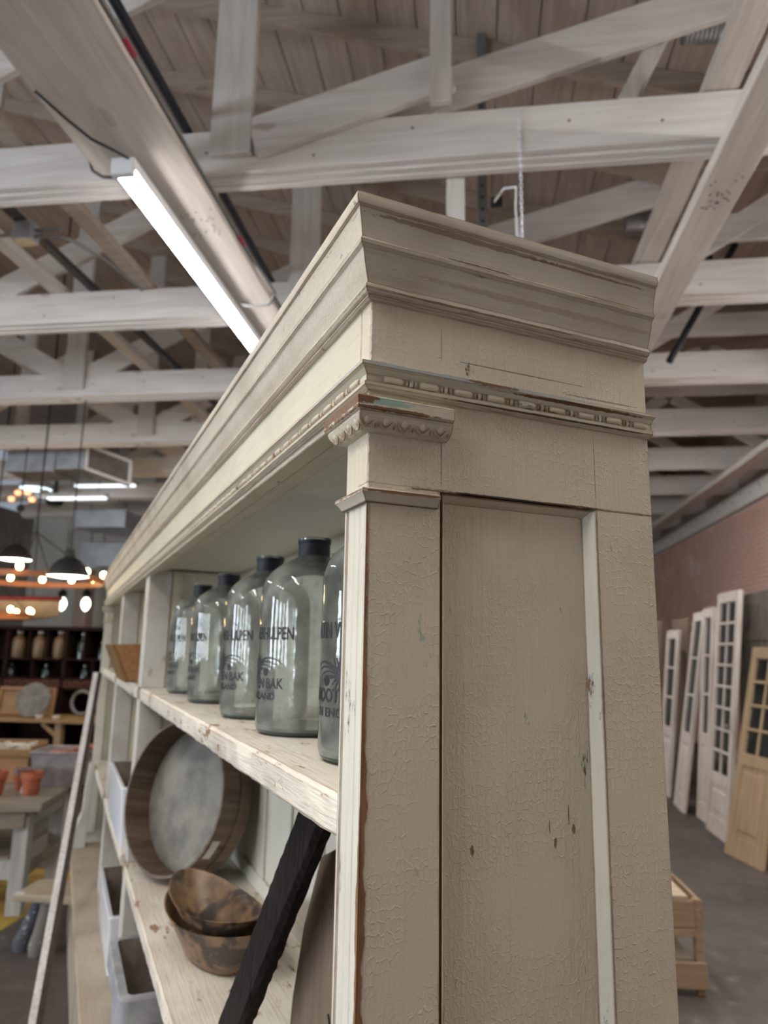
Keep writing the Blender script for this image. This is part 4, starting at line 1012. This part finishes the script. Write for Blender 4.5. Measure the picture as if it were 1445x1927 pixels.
# ------------------------------------------------------------------ far left overhead: ducts, pendants, chandeliers, boat, far lamps
dc = thing('air_duct', 'grey galvanised box duct with a framed register below the trusses', 'duct', (-6.3, 8.6, 3.86))
MB().box(0, .70, 0, .55, 0, .40).build('duct_box', 'galv', dc, .006)
MB().box(.715, .96, 0, .55, .02, .38).build('duct_box', 'galv', dc, .006)
MB().box(.700, .715, -.02, .57, -.02, .42).build('flange', 'galv', dc)
reg = MB().poly([(1.13, 0, .36), (1.13, 0, .03), (.96, 0, .03), (.96, 0, .36)], (0, .5, 0)).build('register_box', 'galv', dc)
rf = thing('tmp', 'x', 'y'); bpy.data.objects.remove(rf)
fr = MB()
A, B_ = Vector((1.14, -.02, 0)), Vector((1.58, .42, -.08))
def quad(u, v): return A.lerp(B_, u) + Vector((0, 0, .01 + .36 * v - .05 * u))
fr.poly([quad(0, 0), quad(1, 0), quad(1, 1), quad(0, 1)], (-.05, .05, 0)); fr.build('register_core', 'grille', dc)
f2 = MB()
for (u0, v0, u1, v1) in ((0, 0, 1, .12), (0, .88, 1, 1), (0, .12, .07, .88), (.93, .12, 1, .88)):
    f2.poly([quad(u0, v0) + Vector((.012, -.012, 0)), quad(u1, v0) + Vector((.012, -.012, 0)), quad(u1, v1) + Vector((.012, -.012, 0)), quad(u0, v1) + Vector((.012, -.012, 0))], (-.011, .011, 0))
f2.build('register_frame', 'white_paint', dc)
for k in range(3):
    MB().tube([(.05 + k * .42, .1, .40), (.05 + k * .42, .1, .60)], .012, 6).build('hanger_rod', 'steel', dc)
d2 = tag(MB().box(-7.5, -6.1, 12.6, 13.2, 3.05, 3.50).build('air_duct', 'galv', None, .006), 'lower far galvanised duct under the deeper trusses', 'duct')
d3 = tag(MB().box(-6.85, -5.9, 11.2, 11.8, 3.55, 3.85).build('air_duct', 'galv', None, .006), 'upper far galvanised duct disappearing behind the cornice', 'duct')
for a, b in ((-7.2, 12.93), (-6.3, 12.93), (-6.6, 11.33), (-6.1, 11.33)):
    tag(MB().tube([(a, b, 3.50 if b > 12 else 3.85), (a, b, 4.06)], .015, 6).build('hanger_rod', 'steel', None), 'thin steel rod holding a far duct at %s' % {(-7.2, 12.93): 'its left, lower duct', (-6.3, 12.93): 'its right, lower duct', (-6.6, 11.33): 'its left, upper duct', (-6.1, 11.33): 'its right, upper duct'}[(a, b)], 'rod')

def far_strip(label, x0, x1, y, z):
    t = thing('strip_light', label, 'ceiling light', (x0, y, z), 0, 'far strip lights')
    MB().box(0, x1 - x0, -.06, .06, 0, .06).build('housing', 'white_paint', t, .004)
    MB().box(.03, x1 - x0 - .03, -.05, .05, -.03, -.001).build('diffuser', glow('far_led', (.85, .93, 1.0), 1.6), t)
    for u in (.15, (x1 - x0) - .15): MB().tube([(u, 0, .06), (u, 0, 4.2 - z)], .006, 6).build('hanger', 'steel', t)
far_strip('far upper left strip light with a cool glow, below the duct', -6.75, -5.65, 11.0, 4.235)
far_strip('far lower strip light with a cool glow, right of the fan', -6.70, -5.70, 10.2, 3.85)
fan = thing('ceiling_fan', 'far ceiling fan with pale blades and a dark hub', 'ceiling fan', (-6.95, 10.8, 4.0))
MB().tube([(0, 0, .3), (0, 0, -.05)], .03, 8).build('downrod', 'black', fan, 0, 60)
MB().lathe([(.001, -.15), (.12, -.14), (.14, -.06), (.1, .0), (.001, .0)], (0, 0, 0), 16).build('motor_hub', 'black', fan, 0, 50)
for k in range(4):
    a = R(20 + 90 * k); MB().beam((.12 * math.cos(a), .12 * math.sin(a), -.06), (.85 * math.cos(a), .85 * math.sin(a), -.06), .14, .012).build('blade', 'white_paint', fan)
hd = thing('high_bay_lamp', 'pale glass dome lamp hanging at the upper left', 'pendant lamp', (-7.45, 11.0, 4.18))
MB().lathe([(.26, 0), (.27, .03), (.24, .10), (.16, .2), (.08, .25), (.001, .26)], (0, 0, 0), 24).build('dome', 'white_paint', hd, 0, 50)
MB().lathe([(.001, .0), (.24, .0), (.25, .018), (.001, .018)], (0, 0, 0), 24).build('lens', glow('cool_lens', (.75, .95, 1.0), 1.8), hd, 0, 40)
MB().tube([(0, 0, .26), (0, 0, .9)], .012, 6).build('stem', 'steel', hd)

def pendant(label, x, y, z, r):
    t = thing('pendant_lamp', label, 'pendant lamp', (x, y, z), 0, 'black dome pendants')
    MB().lathe([(r, 0), (r * 1.0, .015), (r * .92, .05), (r * .75, .11), (r * .5, .16), (r * .25, .19), (r * .2, .27), (.001, .275)], (0, 0, 0), 28).build('shade', 'black', t, 0, 50)
    MB().lathe([(.001, -.012), (r * .6, -.010), (r * .96, .004), (r * .96, .012), (.001, .012)], (0, 0, 0), 28).build('lens', 'lamp_on', t, 0, 40)
    MB().tube([(0, 0, .27), (0, 0, 4.06 - z)], .007, 6).build('flex', 'rubber', t)
    return t
pendant('black dome pendant lamp with a bright rim, nearer one', -3.98, 6.53, 2.25, .20)
pb = pendant('black dome pendant lamp at the left picture edge, farther one', -5.69, 8.14, 2.616, .20)

MB().ball((0, 0, .65), .05).build('hub', 'black', pb, 0, 60)
for (x, z) in ((-.14, .12), (.14, .11), (.07, .2), (-.06, .2)): MB().ball((x, 0, z + .65), .043, 1, 1, .8).build('glass_shade', 'amber', pb, 0, 60)

def chandelier(label, x, y, z, r, n, post):
    t = thing('ring_chandelier', label, 'chandelier', (x, y, z), 0, 'ring chandeliers')
    MB().rings([[(q * math.cos(a), q * math.sin(a), h) for a in [2 * math.pi * i / 40 for i in range(40)]] for q, h in ((r, -.03), (r, .03), (r - .03, .03), (r - .03, -.03), (r, -.03))], True, False).build('ring', 'chand_wood', t, 0, 40)
    MB().tube([(0, 0, .5), (0, 0, roof_z(x) - .005 - z)], .01, 6).build('hanging_rod', 'black', t)
    for k in range(4):
        a = R(45 + 90 * k); MB().tube([(r * .97 * math.cos(a), r * .97 * math.sin(a), .03), (0, 0, .52)], .006, 6).build('stay', 'black', t)
    for k in range(n):
        a = R(12) + 2 * math.pi * k / n; c = (r * .985 * math.cos(a), r * .985 * math.sin(a), .0)
        b = MB().ball((c[0], c[1], .065), .032, 1, 1, 1.15, 10, 6).build('bulb', 'bulb', t, 0, 60)
        MB().tube([(c[0], c[1], .028), (c[0], c[1], .045)], .012, 6).build('socket', 'black', b)
chandelier('amber wheel chandelier ringed with warm bulbs behind the nearer pendant', -4.81, 7.2, 2.284, .77, 14, .5)
chandelier('second smaller amber wheel chandelier low at the left edge', -6.56, 8.9, 1.97, .58, 10, .5)
bo = thing('canoe', 'tan canoe hull with a red gunwale hanging above the dark shelving', 'boat', (-7.55, 10.2, 1.92))
rs = []
for i in range(15):
    u = -1 + 2 * i / 14; w = .34 * (1 - abs(u) ** 2.4) + .006; s = .10 * abs(u) ** 3
    rs.append([(u * 1.25, w * math.cos(q), s + (.34 - .34 * math.sin(q)) * (1 - .25 * abs(u) ** 3)) for q in [math.pi * k / 10 for k in range(11)]])
MB().rings(rs, False, False).build('hull', 'boat_cream', bo, 0, 50)
for sg in (0, 10):
    MB().tube([rs[i][sg] for i in range(15)], .035, 8).build('gunwale', 'boat_red', bo, 0, 60)
for x in (-.8, .8): MB().tube([(x, 0, .3), (x * .9, 0, 2.15)], .008, 6).build('hanging_line', 'rubber', bo)

for i, (x, lab) in enumerate(((-8.95, 'left glowing globe lamp against the pale far wall'), (-8.40, 'right glowing globe lamp against the pale far wall'))):
    t = thing('globe_lamp', lab, 'pendant lamp', (x, 14.56, 2.46), 0, 'globe lamps by the far wall')
    MB().lathe([(.001, -.16), (.055, -.12), (.095, -.03), (.09, .05), (.05, .12), (.001, .14)], (0, 0, 0), 18).build('globe', 'sconce', t, 0, 60)
    MB().lathe([(.001, .14), (.07, .14), (.10, .22), (.05, .30), (.001, .31)], (0, 0, 0), 14).build('cap', 'black', t, 0, 50)
    MB().tube([(0, 0, .3), (0, 0, 1.6)], .012, 6).build('flex', 'rubber', t)
hb = thing('high_bay_lamp', 'far glowing warm dome lamp below the lower duct', 'pendant lamp', (-7.6, 12.5, 2.93))
MB().lathe([(.22, 0), (.2, .08), (.1, .16), (.001, .18)], (0, 0, 0), 20).build('dome', 'white_paint', hb, 0, 50)
MB().lathe([(.001, -.01), (.2, -.005), (.21, .01), (.001, .01)], (0, 0, 0), 20).build('lens', 'lamp_on', hb, 0, 40)
MB().tube([(0, 0, .18), (0, 0, 2.2)], .012, 6).build('stem', 'steel', hb)
col = tag(MB().box(-9.9, -9.55, 16.6, 16.95, 0, 4.06).build('plaster_pier', plain('pink_plaster', (.52, .39, .33), .85, 0, .15, 3), None, .01), 'pinkish pier standing by the pale far wall', 'pier')
